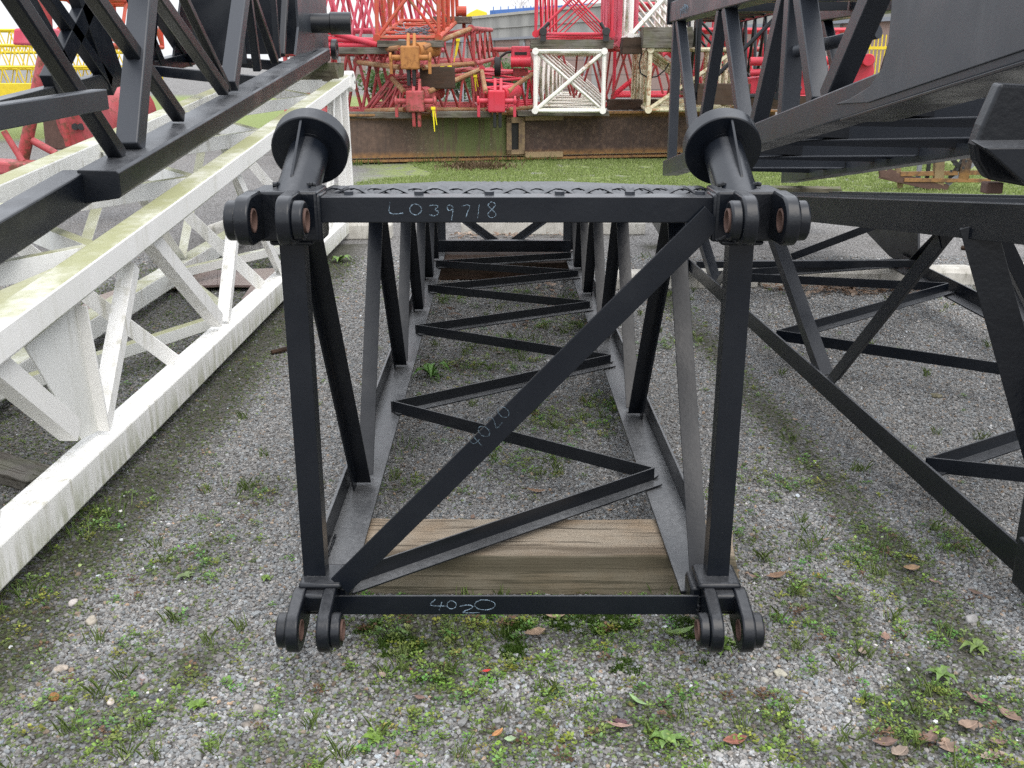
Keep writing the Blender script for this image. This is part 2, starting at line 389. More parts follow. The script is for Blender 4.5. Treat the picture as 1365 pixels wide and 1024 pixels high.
    for i in range(len(S) - 1):
        a, b = S[i], S[i + 1]; sg = -1 if i % 2 == 0 else 1
        p0, p1 = P(sg * xi, a, zb + .003), P(-sg * xi, b, zb + .003)
        d = (p1 - p0).normalized(); nrm = V((-d.y, d.x, 0)) if d.y * 0 + d.x > 0 else V((d.y, -d.x, 0))
        back = V((0, -1, 0)) if sg < 0 else V((0, 1, 0))
        heel = V((0, 0, 0)); mbn = None
        mb = MB(); mb.angle(p0 + heel, p1 + heel, (0, 0, 1), back, .054, .052, .006); mb.tube(p1, p1 + V((0, 0, .054)), .0065, 10)
        mb.build('bottom_brace', 'black_dust_sheen', root, .001)
        for sd in (-1, 1):
            low_first = (i % 2 == 0) == (sd > 0)   # right side starts at the bottom, left side at the top
            x = sd * (HW + .004)
            e = .045
            if low_first: q0, q1 = P(x, a + e, zb + .01), P(x, b - .01, zt(b) - .03)
            else: q0, q1 = P(x, a + e * .6, zt(a) - .03), P(x, b - .02, zb + .01)
            mb = MB(); mb.angle(q0, q1, (-sd, 0, 0), (0, 1 if low_first else -1, 0), .058, .058, .006)
            mb.build('side_brace', 'black', root, .001)
        # top lacing under the walkway
        p0, p1 = P(sg * xi, a, zt(a) - .02), P(-sg * xi, b, zt(b) - .02)
        MB().angle(p0, p1, (0, 0, -1), back, .045, .045, .006).build('top_brace', 'black', root, .001)
    # end frame
    MB().angle(P(-HW + .03, LEN - .1, .26), P(HW - .03, LEN - .1, .26), (0, 0, -1), (0, 1, 0), .095, .06, .008).build('end_bottom_bar', 'black', root, .0015)
    for sd in (-1, 1):
        MB().angle(P(sd * (HW - .05), LEN + .02, .53), P(sd * .08, LEN + .02, .20), (0, -1, 0), (0, 0, 1), .07, .06, .007).build('end_diagonal', 'grey_black', root, .0015)
    MB().angle(P(-HW + .03, LEN, zt(LEN) - .01), P(HW - .03, LEN, zt(LEN) - .01), (0, 0, -1), (0, -1, 0), .07, .06, .008).build('end_top_bar', 'black', root, .0015)
    # expanded-metal walkway: staggered wavy strands
    mb = MB(); nrow = 112; lam = .108; n = 80
    for r in range(nrow):
        s0 = .075 + r * (LEN - .15) / nrow
        vs = []
        for i in range(n + 1):
            x = -.515 + 1.03 * i / n; ph = (x / lam + (.5 if r % 2 else 0)) * 6.28318
            w = math.sin(ph); y = s0 + .011 * w; z = zt(s0) + .011 + (.009 if r < 3 else .007) * math.cos(ph) + random.uniform(-.0008, .0008)
            vs += [P(x, y, z - .001), P(x, y + .030, z + .003)]
        mb.add(vs, [(2 * i, 2 * i + 2, 2 * i + 3, 2 * i + 1) for i in range(n)])
    wk = mb.build('walkway_mesh', 'black', root)
    so = wk.modifiers.new('thick', 'SOLIDIFY'); so.thickness = .003
    for i in range(6):
        b = MB(); c = P(-.43 + i * .18, .02, 1.331); b.tube(c, c + V((0, 0, .009)), .013, 6); b.build('walkway_bolt', 'grey_black', root)
    return root
main_boom()

# ================================================================== timbers under the booms
def timber(label, p0, p1, w, h, mat, name='timber_block', bev=.008, group=None):
    """a squared timber with uneven edges from p0 to p1 (centres of the end faces)"""
    p0, p1 = V(p0), V(p1); d = p1 - p0; L = d.length; d.normalize(); x = V((-d.y, d.x, 0)).normalized(); up = d.cross(x); up = up if up.z > 0 else -up
    root_p = (p0 + p1) / 2; n = 14; ring = [(-.5, -.5), (0, -.5), (.5, -.5), (.5, 0), (.5, .5), (.15, .5), (-.2, .5), (-.5, .5), (-.5, 0)]
    vs = []; m = len(ring)
    for i in range(n + 1):
        t = i / n; jag = .02 if i in (0, n) else .004
        for a, b in ring:
            vs.append(d * (L * (t - .5) + random.uniform(-jag, jag)) + x * (a * w + random.uniform(-.003, .003)) + up * (b * h + random.uniform(-.003, .003)))
    fs = [tuple(range(m))[::-1], tuple(range(n * m, n * m + m))]
    for i in range(n):
        for j in range(m): fs.append((i * m + j, i * m + (j + 1) % m, (i + 1) * m + (j + 1) % m, (i + 1) * m + j))
    ang = math.atan2(d.y, d.x); rot = Matrix.Rotation(-ang, 3, 'Z')
    mb = MB(); mb.add([rot @ v for v in vs], fs); o = mb.build(name, mat, None, bev)
    o.location = root_p; o.rotation_euler = (0, 0, ang)
    return tag(o, label, 'timber', group)
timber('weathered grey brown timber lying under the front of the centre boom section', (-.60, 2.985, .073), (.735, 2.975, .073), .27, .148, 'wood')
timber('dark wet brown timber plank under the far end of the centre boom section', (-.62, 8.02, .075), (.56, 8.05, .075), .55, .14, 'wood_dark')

# ================================================================== generic foreground boom
def boom_root(label, loc): return thing('crane_boom_section', label, 'boom section', loc)
def part_bar(root, name, p0, p1, w, h, mat, up=(0, 0, 1), bevel=.002): return MB().bar(p0, p1, w, h, up).build(name, mat, root, bevel)
def part_angle(root, name, p0, p1, u, w, a, b, t, mat, bevel=.0015): return MB().angle(p0, p1, u, w, a, b, t).build(name, mat, root, bevel)

# ---- right lower section, near twin of the main one
def right_boom():
    root = boom_root('lower black boom section at right edge, below the one with the solid plate', (2.2, 2.75, 0))
    BL = lambda y: V((1.555 - .0475 * (y - 2.75), y, .15)); BR = lambda y: V((3.02 + .0 * y, y, .15))
    zt = lambda y: 1.27 - .118 * (y - 2.75)
    Y0, Y1 = 2.66, 7.7
    part_angle(root, 'bottom_chord', BL(Y0), BL(Y1), (0, 0, 1), (1, 0, 0), .095, .10, .011, 'black')
    part_angle(root, 'bottom_chord', BR(Y0), BR(Y1), (0, 0, 1), (-1, 0, 0), .095, .10, .011, 'black')
    tl = lambda y, dz=0: V((BL(y).x - .03, y, zt(y) + dz)); tr = lambda y, dz=0: V((BR(y).x + .02, y, zt(y) + dz))
    part_bar(root, 'top_chord', tl(Y0 - .1, -.05), tl(9.4, -.03), .10, .115, 'black_gloss')
    part_bar(root, 'top_chord', tr(Y0 - .1, -.05), tr(9.4, -.03), .10, .10, 'black')
    for dz, x0, x1 in ((.012, .05, .16), (.02, .2, .5), (.014, .55, 1.3)):
        a, b = tl(Y0, dz), tl(8.5, dz); a.x += x0; b.x += x0; MB().bar(a, b, .03, .02).build('walkway_edge', 'grey_black', root)
    # zigzag bottom lacing
    N = [(-1, 2.78), (1, 3.05), (-1, 3.47), (1, 4.35), (-1, 5.35), (1, 6.60), (-1, 6.98), (1, 7.5)]
    for (s0, y0), (s1, y1) in zip(N, N[1:]):
        f = lambda s, y: (BL(y) + V((.05, 0, .02))) if s < 0 else (BR(y) + V((-.05, 0, .02)))
        part_angle(root, 'bottom_brace', f(s0, y0), f(s1, y1), (0, 0, 1), (0, -1 if s0 < 0 else 1, 0), .06, .06, .007, 'black')
    # side lacing of the near side
    T = [(1, 3.42), (0, 4.48), (1, 5.50), (0, 6.65), (1, 7.3)]
    for (a, y0), (b, y1) in zip(T, T[1:]):
        g = lambda k, y: tl(y, -.10) if k else BL(y) + V((.012, 0, .08))
        q0, q1 = g(a, y0 + .03), g(b, y1 - .03)
        part_angle(root, 'side_brace', q0, q1, (1, 0, 0), (0, 1, 0) if a == 0 else (0, -1, 0), .065, .065, .007, 'black')
        h = lambda k, y: tr(y, -.10) if k else BR(y) + V((-.012, 0, .08))
        part_angle(root, 'side_brace', h(1 - a, y0), h(1 - b, y1), (-1, 0, 0), (0, -1, 0), .065, .065, .007, 'black')
    # heavy raking members beside the front frame
    part_angle(root, 'raking_brace', at(1279, 306, Y=3.15), at(1394, 720, Y=2.95), (1, -.45, .1), (.4, 1, 0), .105, .08, .009, 'black_gloss')
    part_angle(root, 'raking_brace', at(1322, 312, Y=3.4), at(1400, 470, Y=3.5), (1, 0, 0), (0, 1, 0), .05, .06, .008, 'black')
    # front corner: post and foot block
    part_angle(root, 'front_post', BL(2.70) + V((.0, -.02, .0)), BL(2.70) + V((.0, -.02, 1.12)), (1, 0, 0), (0, 1, 0), .07, .07, .009, 'black')
    MB().box(BL(2.66) + V((.045, -.02, .055)), (.13, .14, .16)).build('corner_block', 'black', root, .01, False, 3)
    part_angle(root, 'front_bottom_bar', BL(2.66) + V((.05, 0, .06)), BR(2.66) + V((-.05, 0, .06)), (0, 0, -1), (0, 1, 0), .065, .06, .008, 'black')
    part_bar(root, 'front_top_bar', tl(2.62, -.05) + V((.05, 0, 0)), tr(2.62, -.05), .07, .07, 'black')
    # tapered end plates at the far end
    for x0, sgn in ((1, 1), (-1, -1)):
        for b, tt in (((BL, tl) if sgn > 0 else (BR, tr)),):
            q = [b(7.3) + V((0, 0, 0)), b(7.9) + V((0, 0, .02)), b(8.6) + V((0, 0, .14)), b(9.3) + V((0, 0, .22)), V((b(9.4).x, 9.4, zt(9.4) - .06)), V((b(9.2).x, 9.2, zt(9.2) - .02)), V((b(7.5).x, 7.5, zt(7.5)))]
            MB().prism([v - V((sgn * .03, 0, 0)) for v in q], (.02, 0, 0)).build('end_plate', 'grey_black' if sgn > 0 else 'black', root, .002)
    part_angle(root, 'end_bottom_bar', BL(7.2) + V((.02, 0, .11)), BR(7.2) + V((-.02, 0, .12)), (0, 0, -1), (0, 1, 0), .05, .05, .008, 'black')
    for s, y in ((1, 7.55),):
        part_angle(root, 'end_diagonal', tr(y, -.16), lerp(BL(y), BR(y), .5) + V((0, 0, .05)), (0, 1, 0), (0, 0, 1), .07, .06, .008, 'black')
    # pin lug with its gusset at the front corner
    P = [(1334, 112), (1309, 168), (1300, 194), (1303, 216), (1318, 240), (1372, 250), (1400, 200), (1400, 116)]
    q = [at(u, v, Y=2.62) for u, v in P]
    MB().prism(q, (0, .05, .004)).build('lug_plate', 'black_gloss', root, .008, False, 3)
    q = [at(u, v, Y=2.50) for u, v in ((1312, 197), (1372, 250), (1430, 262), (1430, 196))]
    MB().prism(q, (.02, .13, .01)).build('lug_gusset', 'black', root, .004)
    MB().tube(at(1400, 155, Y=2.63), at(1400, 155, Y=2.612), .062, 32).build('pin_boss', 'rope', root, .004, True)
    MB().box(at(1322, 250, Y=2.68), (.045, .04, .03)).build('rusty_bracket', 'bore', root, .004)
right_boom()

# ---- right upper section with the large side plate
def plated_boom():
    root = boom_root('big dark grey boom section with a solid side plate at upper right', (2.2, 6, .9))
    X0, X1 = 1.5, 2.9
    zb = lambda y: .66 + (10.0 - y) * .1535
    bl = lambda y, dz=0: V((X0, y, zb(y) + dz)); br = lambda y, dz=0: V((X1 + .0, y, zb(y) + dz))
    zt = 2.115
    part_bar(root, 'bottom_chord', V((X0 + .08, 10.0, zb(10))), V((X0 + .08, 2.2, zb(2.2))), .16, .145, 'grey_black', bevel=.008)
    part_bar(root, 'bottom_chord', br(10.5, -.05), br(2.2, -.05), .16, .145, 'grey_black', bevel=.008)
    part_bar(root, 'top_chord', V((X0 + .08, 10.05, zt)), V((X0 + .08, 2.2, zt)), .16, .18, 'grey_black', bevel=.008)
    part_bar(root, 'top_chord', V((X1, 10.05, zt)), V((X1, 2.2, zt)), .16, .18, 'black', bevel=.008)
    # side plate with its rounded inner edge
    E = [(1200, -30), (1196, 20), (1192, 60), (1184, 90), (1168, 115), (1140, 132), (1120, 139)]
    q = [at(u, v, X=X0 + .02) for u, v in E]
    low = [bl(4.3, -.04), bl(3.2, -.04), bl(2.2, -.04), V((X0 + .02, 2.2, 2.1)), V((X0 + .02, 3.9, 2.1))]
    pts = [V((X0 - .006, p.y, p.z)) for p in q + low]
    MB().prism(pts, (.014, 0, 0)).build('side_plate', 'plate_grey', root, .003)
    pts2 = [V((X1 - .03, p.y, p.z)) for p in pts]
    MB().prism(pts2, (.014, 0, 0)).build('side_plate', 'black', root, .003)
    # underside flange strip
    MB().bar(bl(4.6, -.082) + V((.10, 0, 0)), bl(2.2, -.082) + V((.10, 0, 0)), .24, .012).build('bottom_flange', 'black', root, .002)
    # side lacing (square tubes)
    nb = lambda y: V((X0 + .055, y, zb(y) + .06)); ntp = lambda y: V((X0 + .055, y, zt - .08))
    sides = [(0, 9.80, 1, 9.86, .085), (1, 9.70, 0, 8.55, .085), (0, 8.35, 1, 7.75, .085), (1, 7.55, 0, 6.75, .095), (0, 6.45, 1, 5.95, .095), (1, 5.80, 0, 5.75, .10), (1, 5.65, 0, 5.18, .10), (0, 5.0, 1, 4.40, .10), (1, 4.25, 0, 3.9, .10)]
    for a, y0, b, y1, w in sides:
        p = ntp(y0) if a else nb(y0); r = ntp(y1) if b else nb(y1)
        part_bar(root, 'side_brace', p, r, w, w, 'grey_black', (1, 0, 0), .006)
        p2, r2 = p.copy(), r.copy(); p2.x = r2.x = X1; part_bar(root, 'side_brace', p2, r2, w, w, 'black', (1, 0, 0), .006)
    a, b = at(1062, 68, X=X0 + .06), at(1112, 53, X=X0 + .10)
    MB().tube(a, b + V((.25, .1, .04)), .034, 20).build('cross_tube', 'grey_black', root, 0, True)
    # bottom cross members seen from below
    for i, y in enumerate((9.9, 9.0, 8.2, 7.5, 6.8, 6.1, 5.5, 4.9, 4.3)):
        y1 = y - (.0 if i % 2 else .38)
        part_angle(root, 'bottom_cross_bar', bl(y, -.02) + V((.15, 0, 0)), br(y1, -.07) - V((.08, 0, 0)), (0, 0, 1), (0, 1, 0), .10, .09, .008, 'black')
    for i, y in enumerate((9.4, 7.9, 6.4, 5.2)):
        part_angle(root, 'bottom_diagonal', bl(y, -.03) + V((.15, 0, 0)), br(y - .9, -.08) - V((.08, 0, 0)), (0, 0, 1), (0, -1, 0), .09, .09, .008, 'grey_black')
    # end lugs
    for x in (X0 + .08,):
        MB().ring((x, 10.15, zb(10.1)), (1, 0, 0), .075, .03, .07, 28).build('end_lug', 'black', root, .004, True)
        MB().box((x, 10.05, zt + .02), (.20, .05, .26)).build('end_plate', 'black', root, .004)
        MB().box((x - .03, 10.16, zt + .06), (.06, .16, .16)).build('end_lug', 'black_gloss', root, .012, False, 3)
    for y in (9.2, 7.8, 6.6):
        part_bar(root, 'top_cross_bar', V((X0 + .1, y, zt)), V((X1 - .1, y - .4, zt)), .08, .08, 'black')
    g = [('1', .0, .03, 0, .085), ('7', .035, .08, .005, .09), ('8', .08, .12, .0, .095), ('3', .125, .16, .0, .09)]
    # illegible chalk scribble on the end of the top chord
    mb = MB(); o = V((X0 - .0015, 9.35, zt - .05))
    for dx, h0, h1 in ((0, -.02, .05), (.07, .0, .06), (.12, .005, .075), (.16, .0, .07), (.21, .0, .06)):
        pth = [o + V((0, -dx * 1.6, h0)), o + V((0, -dx * 1.6 - .012, (h0 + h1) / 2)), o + V((0, -dx * 1.6 - .006, h1)), o + V((0, -dx * 1.6 - .05, h1 - .02)), o + V((0, -dx * 1.6 - .03, (h0 + h1) / 2 - .005))]
        mb.path(pth, .004, 5)
    mb.build('chalk_scribble', 'chalk', root)
plated_boom()
timber('pale round-edged timber under the far end of the plated boom section', (2.55, 10.1, .40), (3.3, 10.0, .40), .20, .14, 'wood_y')

# ---- white mossy section at left
def white_boom():
    root = boom_root('white lattice boom section with green moss along its upper beam, on the gravel at left', (-2.1, 5, 0))
    XR, XL = -1.6, -2.66
    zt = lambda y: .889 + .0943 * (y - 3.264)
    cw, chh = .122, .112
    def zr(y): return zt(y) - chh / 2
    part_bar(root, 'top_chord', (XR - cw / 2, 2.0, zr(2.0)), (XR - cw / 2, 10.25, zr(10.25)), cw, chh, 'white_top', bevel=.010)
    part_bar(root, 'top_chord', (XL + cw / 2, 2.4, zr(2.4) + .05), (XL + cw / 2, 9.9, zr(9.9)), cw, chh, 'white_moss', bevel=.010)
    part_bar(root, 'bottom_chord', (XR - .066, 2.0, .150), (XR - .066, 10.9, .130), .132, .142, 'white', bevel=.008)
    part_bar(root, 'bottom_chord', (XL + .08, 2.6, .13), (XL + .08, 10.6, .13), .13, .13, 'white_moss', bevel=.008)
    # flat corner plate at the near end
    q = [V((XR - .11, y, zt(y) - .02)) for y in (3.75, 2.1)] + [V((x, y, zt(y) - .02)) for x, y in ((-2.3, 2.1), (-2.22, 2.95), (-1.98, 3.10), (-1.82, 3.32))]
    MB().prism(q, (0, 0, .012)).build('corner_plate', 'white_moss', root, .003)
    # pin plate at the far end of the top chord
    e = V((XR - cw / 2, 10.25, zr(10.25)))
    q = [e + V((0, -.1, .07)), e + V((0, .14, .09)), e + V((0, .24, .02)), e + V((0, .22, -.09)), e + V((0, .1, -.11)), e + V((0, -.1, -.07))]
    MB().prism([v - V((.075, 0, 0)) for v in q], (.15, 0, 0)).build('end_lug', 'white', root, .02, False, 3)
    for dy, dz in ((.03, .05), (.14, -.02)):
        MB().tube(e + V((.073, dy, dz)), e + V((.0795, dy, dz)), .016, 14).build('pin_hole', 'dark_metal', root)
    # near side lacing: angles between the chords
    mem = [((-30, 478), (104, 588), .085), ((142, 562), (180, 350), .06), ((204, 325), (296, 436), .08), ((304, 428), (318, 295), .05)]
    X = XR - .045
    for p, q_, w in mem:
        a, b = at(*p, X=X), at(*q_, X=X)
        part_angle(root, 'side_brace', a, b, (0, 1 if b.y > a.y else -1, 0), (-1, 0, 0), w, .07, .007, 'white')
    T = lambda y: V((XR - .045, y, zt(y) - chh + .005)); B = lambda y: V((XR - .045, y, .215))
    for a, y0, b, y1, w in [(1, 6.05, 0, 7.05, .07), (0, 7.2, 1, 7.75, .055), (1, 7.95, 0, 8.9, .07), (0, 9.1, 1, 9.55, .055), (0, 2.85, 1, 2.2, .08)]:
        p, q_ = (T(y0) if a else B(y0)), (T(y1) if b else B(y1))
        part_angle(root, 'side_brace', p, q_, (0, 1 if y1 < y0 else -1, 0), (-1, 0, 0), w, .07, .007, 'white')
    for y in (9.72, 10.12):
        part_bar(root, 'end_post', (XR - .06, y, zt(y) - chh), (XR - .06, y + .1, .20), .065, .075, 'white', (1, 0, 0), .004)
    # broad tapered web plate with its edge flange near the front
    X = XR - .07
    q = [at(34, 462, X=X), at(100, 408, X=X), at(132, 574, X=X), at(108, 586, X=X)]
    MB().prism(q, (-.008, 0, 0)).build('web_plate', 'white_moss', root, .002)
    MB().bar(q[1] + V((.02, 0, 0)), q[2] + V((.02, 0, 0)), .05, .012, (0, 1, 0)).build('plate_flange', 'white', root, .002)
    # cross-frame diagonals inside
    for y in (4.72, 6.5, 8.4):
        part_angle(root, 'cross_diagonal', (XL + .1, y, zt(y) - .10), (XR - .11, y, .20), (0, 0, 1), (0, 1, 0), .08, .06, .007, 'white')
    # far side lacing
    TL = lambda y: V((XL + .05, y, zt(y) - chh)); BL2 = lambda y: V((XL + .05, y, .21))
    ys = [2.9, 4.2, 5.4, 6.5, 7.6, 8.7, 9.7]
    for i, (y0, y1) in enumerate(zip(ys, ys[1:])):
        p, q_ = (TL(y0), BL2(y1)) if i % 2 else (BL2(y0), TL(y1))
        part_angle(root, 'side_brace', p, q_, (0, 1, 0), (1, 0, 0), .085, .07, .007, 'white_moss')
    # upper and lower lacing across
    xs = (XL + .15, XR - .15)
    yy = [2.5, 3.3, 4.05, 4.75, 5.45, 6.2, 7.0, 7.9, 8.9, 9.8]
    for i, (y0, y1) in enumerate(zip(yy, yy[1:])):
        a, b = (0, 1) if i % 2 else (1, 0)
        part_angle(root, 'top_brace', (xs[a], y0, zt(y0) - .03), (xs[b], y1, zt(y1) - .03), (0, 0, -1), (0, 1, 0), .09, .06, .007, 'white_moss')

    yy = [2.6, 4.3, 5.9, 7.2, 8.6, 9.9]
    for i, (y0, y1) in enumerate(zip(yy, yy[1:])):
        a, b = (0, 1) if i % 2 else (1, 0)
        part_angle(root, 'bottom_brace', (xs[a], y0, .19), (xs[b], y1, .19), (0, 0, -1), (0, 1, 0), .065, .06, .007, 'white_moss')
    part_bar(root, 'end_bar', (XL + .1, 9.85, zt(9.85) - .07), (XR - .1, 9.95, zt(9.9) - .07), .10, .12, 'white_moss')
white_boom()
# dark painted steel plate with cut-outs on the ground inside it
mb = MB()
G = lambda *uv: [at(u, v, Z=.035) for u, v in uv]
for q in (G((205, 372), (290, 363), (290, 383), (200, 387)), G((290, 363), (385, 360), (372, 384), (290, 383)), G((385, 360), (372, 384), (335, 384), (322, 402), (350, 420), (392, 392)), G((205, 372), (200, 387), (120, 428), (60, 470), (20, 490), (10, 470), (60, 440), (130, 398))):
    mb.prism(q, (0, 0, .02))
tag(mb.build('steel_plate', 'plate', None, .003), 'flat brown steel plate with chipped pale edges on the gravel under the white boom section', 'steel plate')
timber('short grey broken board lying on gravel below the front of the white boom section', (-2.35, 3.95, .03), (-1.92, 3.72, .03), .16, .05, 'wood_grey', 'broken_board', .004)

# ---- black section lying on the white one
def left_boom():
    root = boom_root('black boom section with kinked beam lying on top of the white one', (-2.4, 6, 1.2))
    XR, XL = -1.75, -3.08
    zb = lambda y: 1.083 + .108 * (y - 4.5)      # underside
    h = .118
    q0, q1 = V((XR - .11, 4.46, zb(4.46) + h / 2)), V((XR - .11, 10.0, zb(10.0) + h / 2))
    MB().prism([V((XR - .185, 4.46, zb(4.46) - .03)), V((XR - .012, 4.46, zb(4.46) - .004)), V((XR, 4.46, zb(4.46) + .01)), V((XR, 4.46, zb(4.46) + h - .01)), V((XR - .012, 4.46, zb(4.46) + h)), V((XR - .185, 4.46, zb(4.46) + h + .004))], q1 - q0).build('bottom_chord', 'black', root, .004)
    a, b = V((XR - .222, 4.54, 1.121)), V((XR - .222, 2.0, .80))
    part_bar(root, 'bottom_chord', a, b, .12, .15, 'black', bevel=.008)
    part_bar(root, 'side_rail', (XR - .04, 4.46, 1.503), (XR - .04, 2.4, 1.44), .07, .085, 'grey_black', bevel=.005)
    part_bar(root, 'bottom_chord', (XL - .02, 11.4, 1.815), (XL - .02, 2.5, 1.09), .10, .12, 'black', bevel=.006)
    # near side lacing runs up out of the frame
    up = lambda p, q_, k: V(p) + (V(q_) - V(p)) * k
    X = XR - .12
    mem = [((155, 203), (20, 0), .085), ((174, 192), (191, 0), .135), ((236, 152), (128, 0), .085), ((296, 118), (212, 0), .085), ((306, 112), (321, 0), .12), ((302, 116), (246, 0), .06), ((343, 92), (331, 0), .07), ((366, 80), (338, 0), .07), ((370, 76), (364, 0), .06), ((376, 72), (380, 0), .06)]
    for p, q_, w in mem:
        a = at(*p, X=X); b = at(*q_, X=X); part_bar(root, 'side_brace', a - (b - a) * .03, up(a, b, 1.5), w * .82, w * .82, 'black' if w < .1 else 'grey_black', (1, 0, 0), .008)
    X = XL
    mem = [((100, 118), (30, -10), .11), ((68, 108), (118, 0), .15), ((150, 108), (115, 10), .30), ((140, 105), (66, 0), .09), ((214, 88), (178, 0), .10), ((250, 80), (205, 10), .10), ((196, 100), (204, 0), .10)]
    for p, q_, w in mem:
        a = at(*p, X=X); b = at(*q_, X=X); part_bar(root, 'side_brace', a - (b - a) * .05, up(a, b, 1.3), .08, w, 'black', (0, 1, 0), .006)
    # far side plates
    q = [at(u, v, X=XL) for u, v in ((228, 84), (330, 60), (380, 40), (380, -10), (240, -10))]
    MB().prism(q, (.02, 0, 0)).build('side_plate', 'black', root, .002)
    # near side end plate with pipe and lug
    q = [V((XR - .09, y, z)) for y, z in ((8.75, 1.72), (10.35, 1.80), (10.35, 2.55), (8.6, 2.55), (8.95, 2.2), (8.95, 1.95))]
    MB().prism(q, (.02, 0, 0)).build('side_plate', 'grey_black', root, .003)
    MB().prism([V((XR - .09, 10.35, 1.74)), V((XR - 1.2, 10.35, 1.74)), V((XR - 1.2, 10.35, 2.55)), V((XR - .09, 10.35, 2.55))], (0, .02, 0)).build('end_plate', 'black', root, .003)
    MB().bar((XR - .068, 9.25, 1.85), (XR - .068, 9.25, 2.5), .015, .03).build('stiffener', 'black', root)
    c = at(410, 31, Y=9.55); MB().tube(c, c + V((.32, .05, 0)), .085, 28).build('pipe_stub', 'black', root, .003, True)
    c = c + V((.20, .03, 0)); MB().tube(c, c + V((.185, .02, 0)), .098, 28).build('pipe_collar', 'black_gloss', root, .004, True)
    c = at(446, 66, Y=10.2); MB().ring(c, (1, .3, 0), .10, .04, .05, 26).build('end_lug', 'black', root, .006, True)
    for y in (7.9, 8.9):
        part_bar(root, 'bottom_cross_bar', (XR - .2, y, zb(y) + .07), (XL, y + .9, zb(y + .9) + .05), .08, .08, 'black')
    for y in (8.8,):
        q = [V((XR - .5, y, zb(y) + .1)), V((XL + .3, y + .3, zb(y) + .15)), V((XL + .3, y + .3, 2.8)), V((XR - .5, y, 2.8))]
        MB().prism(q, (0, .02, 0)).build('bulkhead_plate', 'black', root, .002)
left_boom()
timber('square mossy timber packing the black section up off the white boom at upper left', (-2.32, 10.05, 1.57), (-1.66, 9.98, 1.575), .22, .17, 'wood_y')

# ================================================================== rusted girders behind
gd = V((2.9, .62, 0)).normalized(); gy = V((-gd.y, gd.x, 0))
def girder(label, x0, x1, mat, pocket):
    p0 = V((x0, 17.95 + x0 * .2138, 0)); root = thing('steel_girder', label, 'girder', p0); L = (x1 - x0) / gd.x
    web = MB(); web.prism([p0 + gd * 0 + V((0, 0, .10)), p0 + gd * L + V((0, 0, .10)), p0 + gd * L + gy * .25 + V((0, 0, .10)), p0 + gy * .25 + V((0, 0, .10))], (0, 0, .70))
    w = web.build('web_plate', mat, root)
    f = MB()
    for z in (.03, .80):
        q = p0 - gy * .10; f.prism([q + V((0, 0, z)), q + gd * L + V((0, 0, z)), q + gd * L + gy * .45 + V((0, 0, z)), q + gy * .45 + V((0, 0, z))], (0, 0, .035))
    fl = f.build('flange', 'rust', root, .004)
    if pocket:
        o = p0 - gy * .03
        for a, b, z0, z1 in ((-.02, .07, .12, .76), (.20, .31, .12, .76), (-.02, .31, .12, .20), (-.02, .31, .66, .76)):
            MB().prism([o + gd * a + V((0, 0, z0)), o + gd * b + V((0, 0, z0)), o + gd * b - gy * .05 + V((0, 0, z0)), o + gd * a - gy * .05 + V((0, 0, z0))], (0, 0, z1 - z0)).build('pocket_bar', 'rust_lich', root, .004)
        MB().prism([o + gd * .07 + V((0, 0, .2)), o + gd * .20 + V((0, 0, .2)), o + gd * .2 - gy * .004 + V((0, 0, .2)), o + gd * .07 - gy * .004 + V((0, 0, .2))], (0, 0, .46)).build('pocket', 'rubber', root)
        for z0, z1 in ((.06, .16), (.70, .80)):
            MB().prism([o + gd * .31 + V((0, 0, z0)), o + gd * 1.0 + V((0, 0, z0)), o + gd * 1.0 - gy * .09 + V((0, 0, z0)), o + gd * .31 - gy * .09 + V((0, 0, z0))], (0, 0, z1 - z0)).build('cover_strip', 'rust_lich', root, .006)
    return root
girder('long rusted steel girder with green moss at its end, left of the girder joint', -3.9, -.10, 'rust_moss', False)
girder('rusted brown steel girder with pale lichen specks and a slotted end pocket', -.09, 4.9, 'rust', True)
def plank(label, u0, u1, v0, v1, Y, dep, mat='wood_grey'):
    a, b = at(u0, v1, Y=Y), at(u1, v0, Y=Y)
    return timber(label, ((a.x), Y + dep / 2, (a.z + b.z) / 2), ((b.x), Y + dep / 2, (a.z + b.z) / 2), dep, b.z - a.z, mat, 'timber_block', .006)
plank('flat grey timber on the left girder below the old red lattice', 455, 560, 150, 158, 17.35, .3)
plank('short pale timber under the faded red pulley block', 575, 655, 149, 157, 17.4, .3)
plank('thin timber strip on the girder joint under the white lattice', 690, 812, 148, 155, 17.8, .3)
plank('dark timber under the cream rusty lattice', 812, 880, 133, 147, 18.6, .4, 'wood_dark')
plank('long grey timber between the white lattice and the red lattice above it', 707, 818, 53, 65, 17.55, .3)
plank('big weathered timber baulk at right, next to the end of the plated boom', 856, 925, 36, 64, 17.4, .4)
plank('dark timber end grain block left of the big weathered baulk', 831, 857, 50, 72, 17.6, .5, 'wood_dark')
plank('grey timber under the orange red lattice', 503, 590, 54, 63, 17.6, .4)
plank('grey timber on top of the rusty lattice beside the yellow digger', 578, 628, 22, 31, 19.6, .4)
plank('brown timber bar above the old red lattice at left', 450, 522, 63, 72, 17.7, .3, 'wood_grey')
plank('dark timber under the scarlet hydraulic boom', 1000, 1094, 129, 146, 17.5, .5, 'wood_dark')
plank('short dark timber under the blue black lattice', 930, 1000, 112, 140, 17.0, .5, 'wood_dark')
mb = MB(); a, b = at(578, 92, Y=17.4), at(634, 146, Y=17.4)
q = at(568, 104, Y=17.5); mb.box(q + V((.18, .2, 0)), (.58, .4, .36)); tag(mb.build('timber_block', 'wood_dark', None, .02), 'black square timber block between the ochre and red pulley blocks', 'timber')

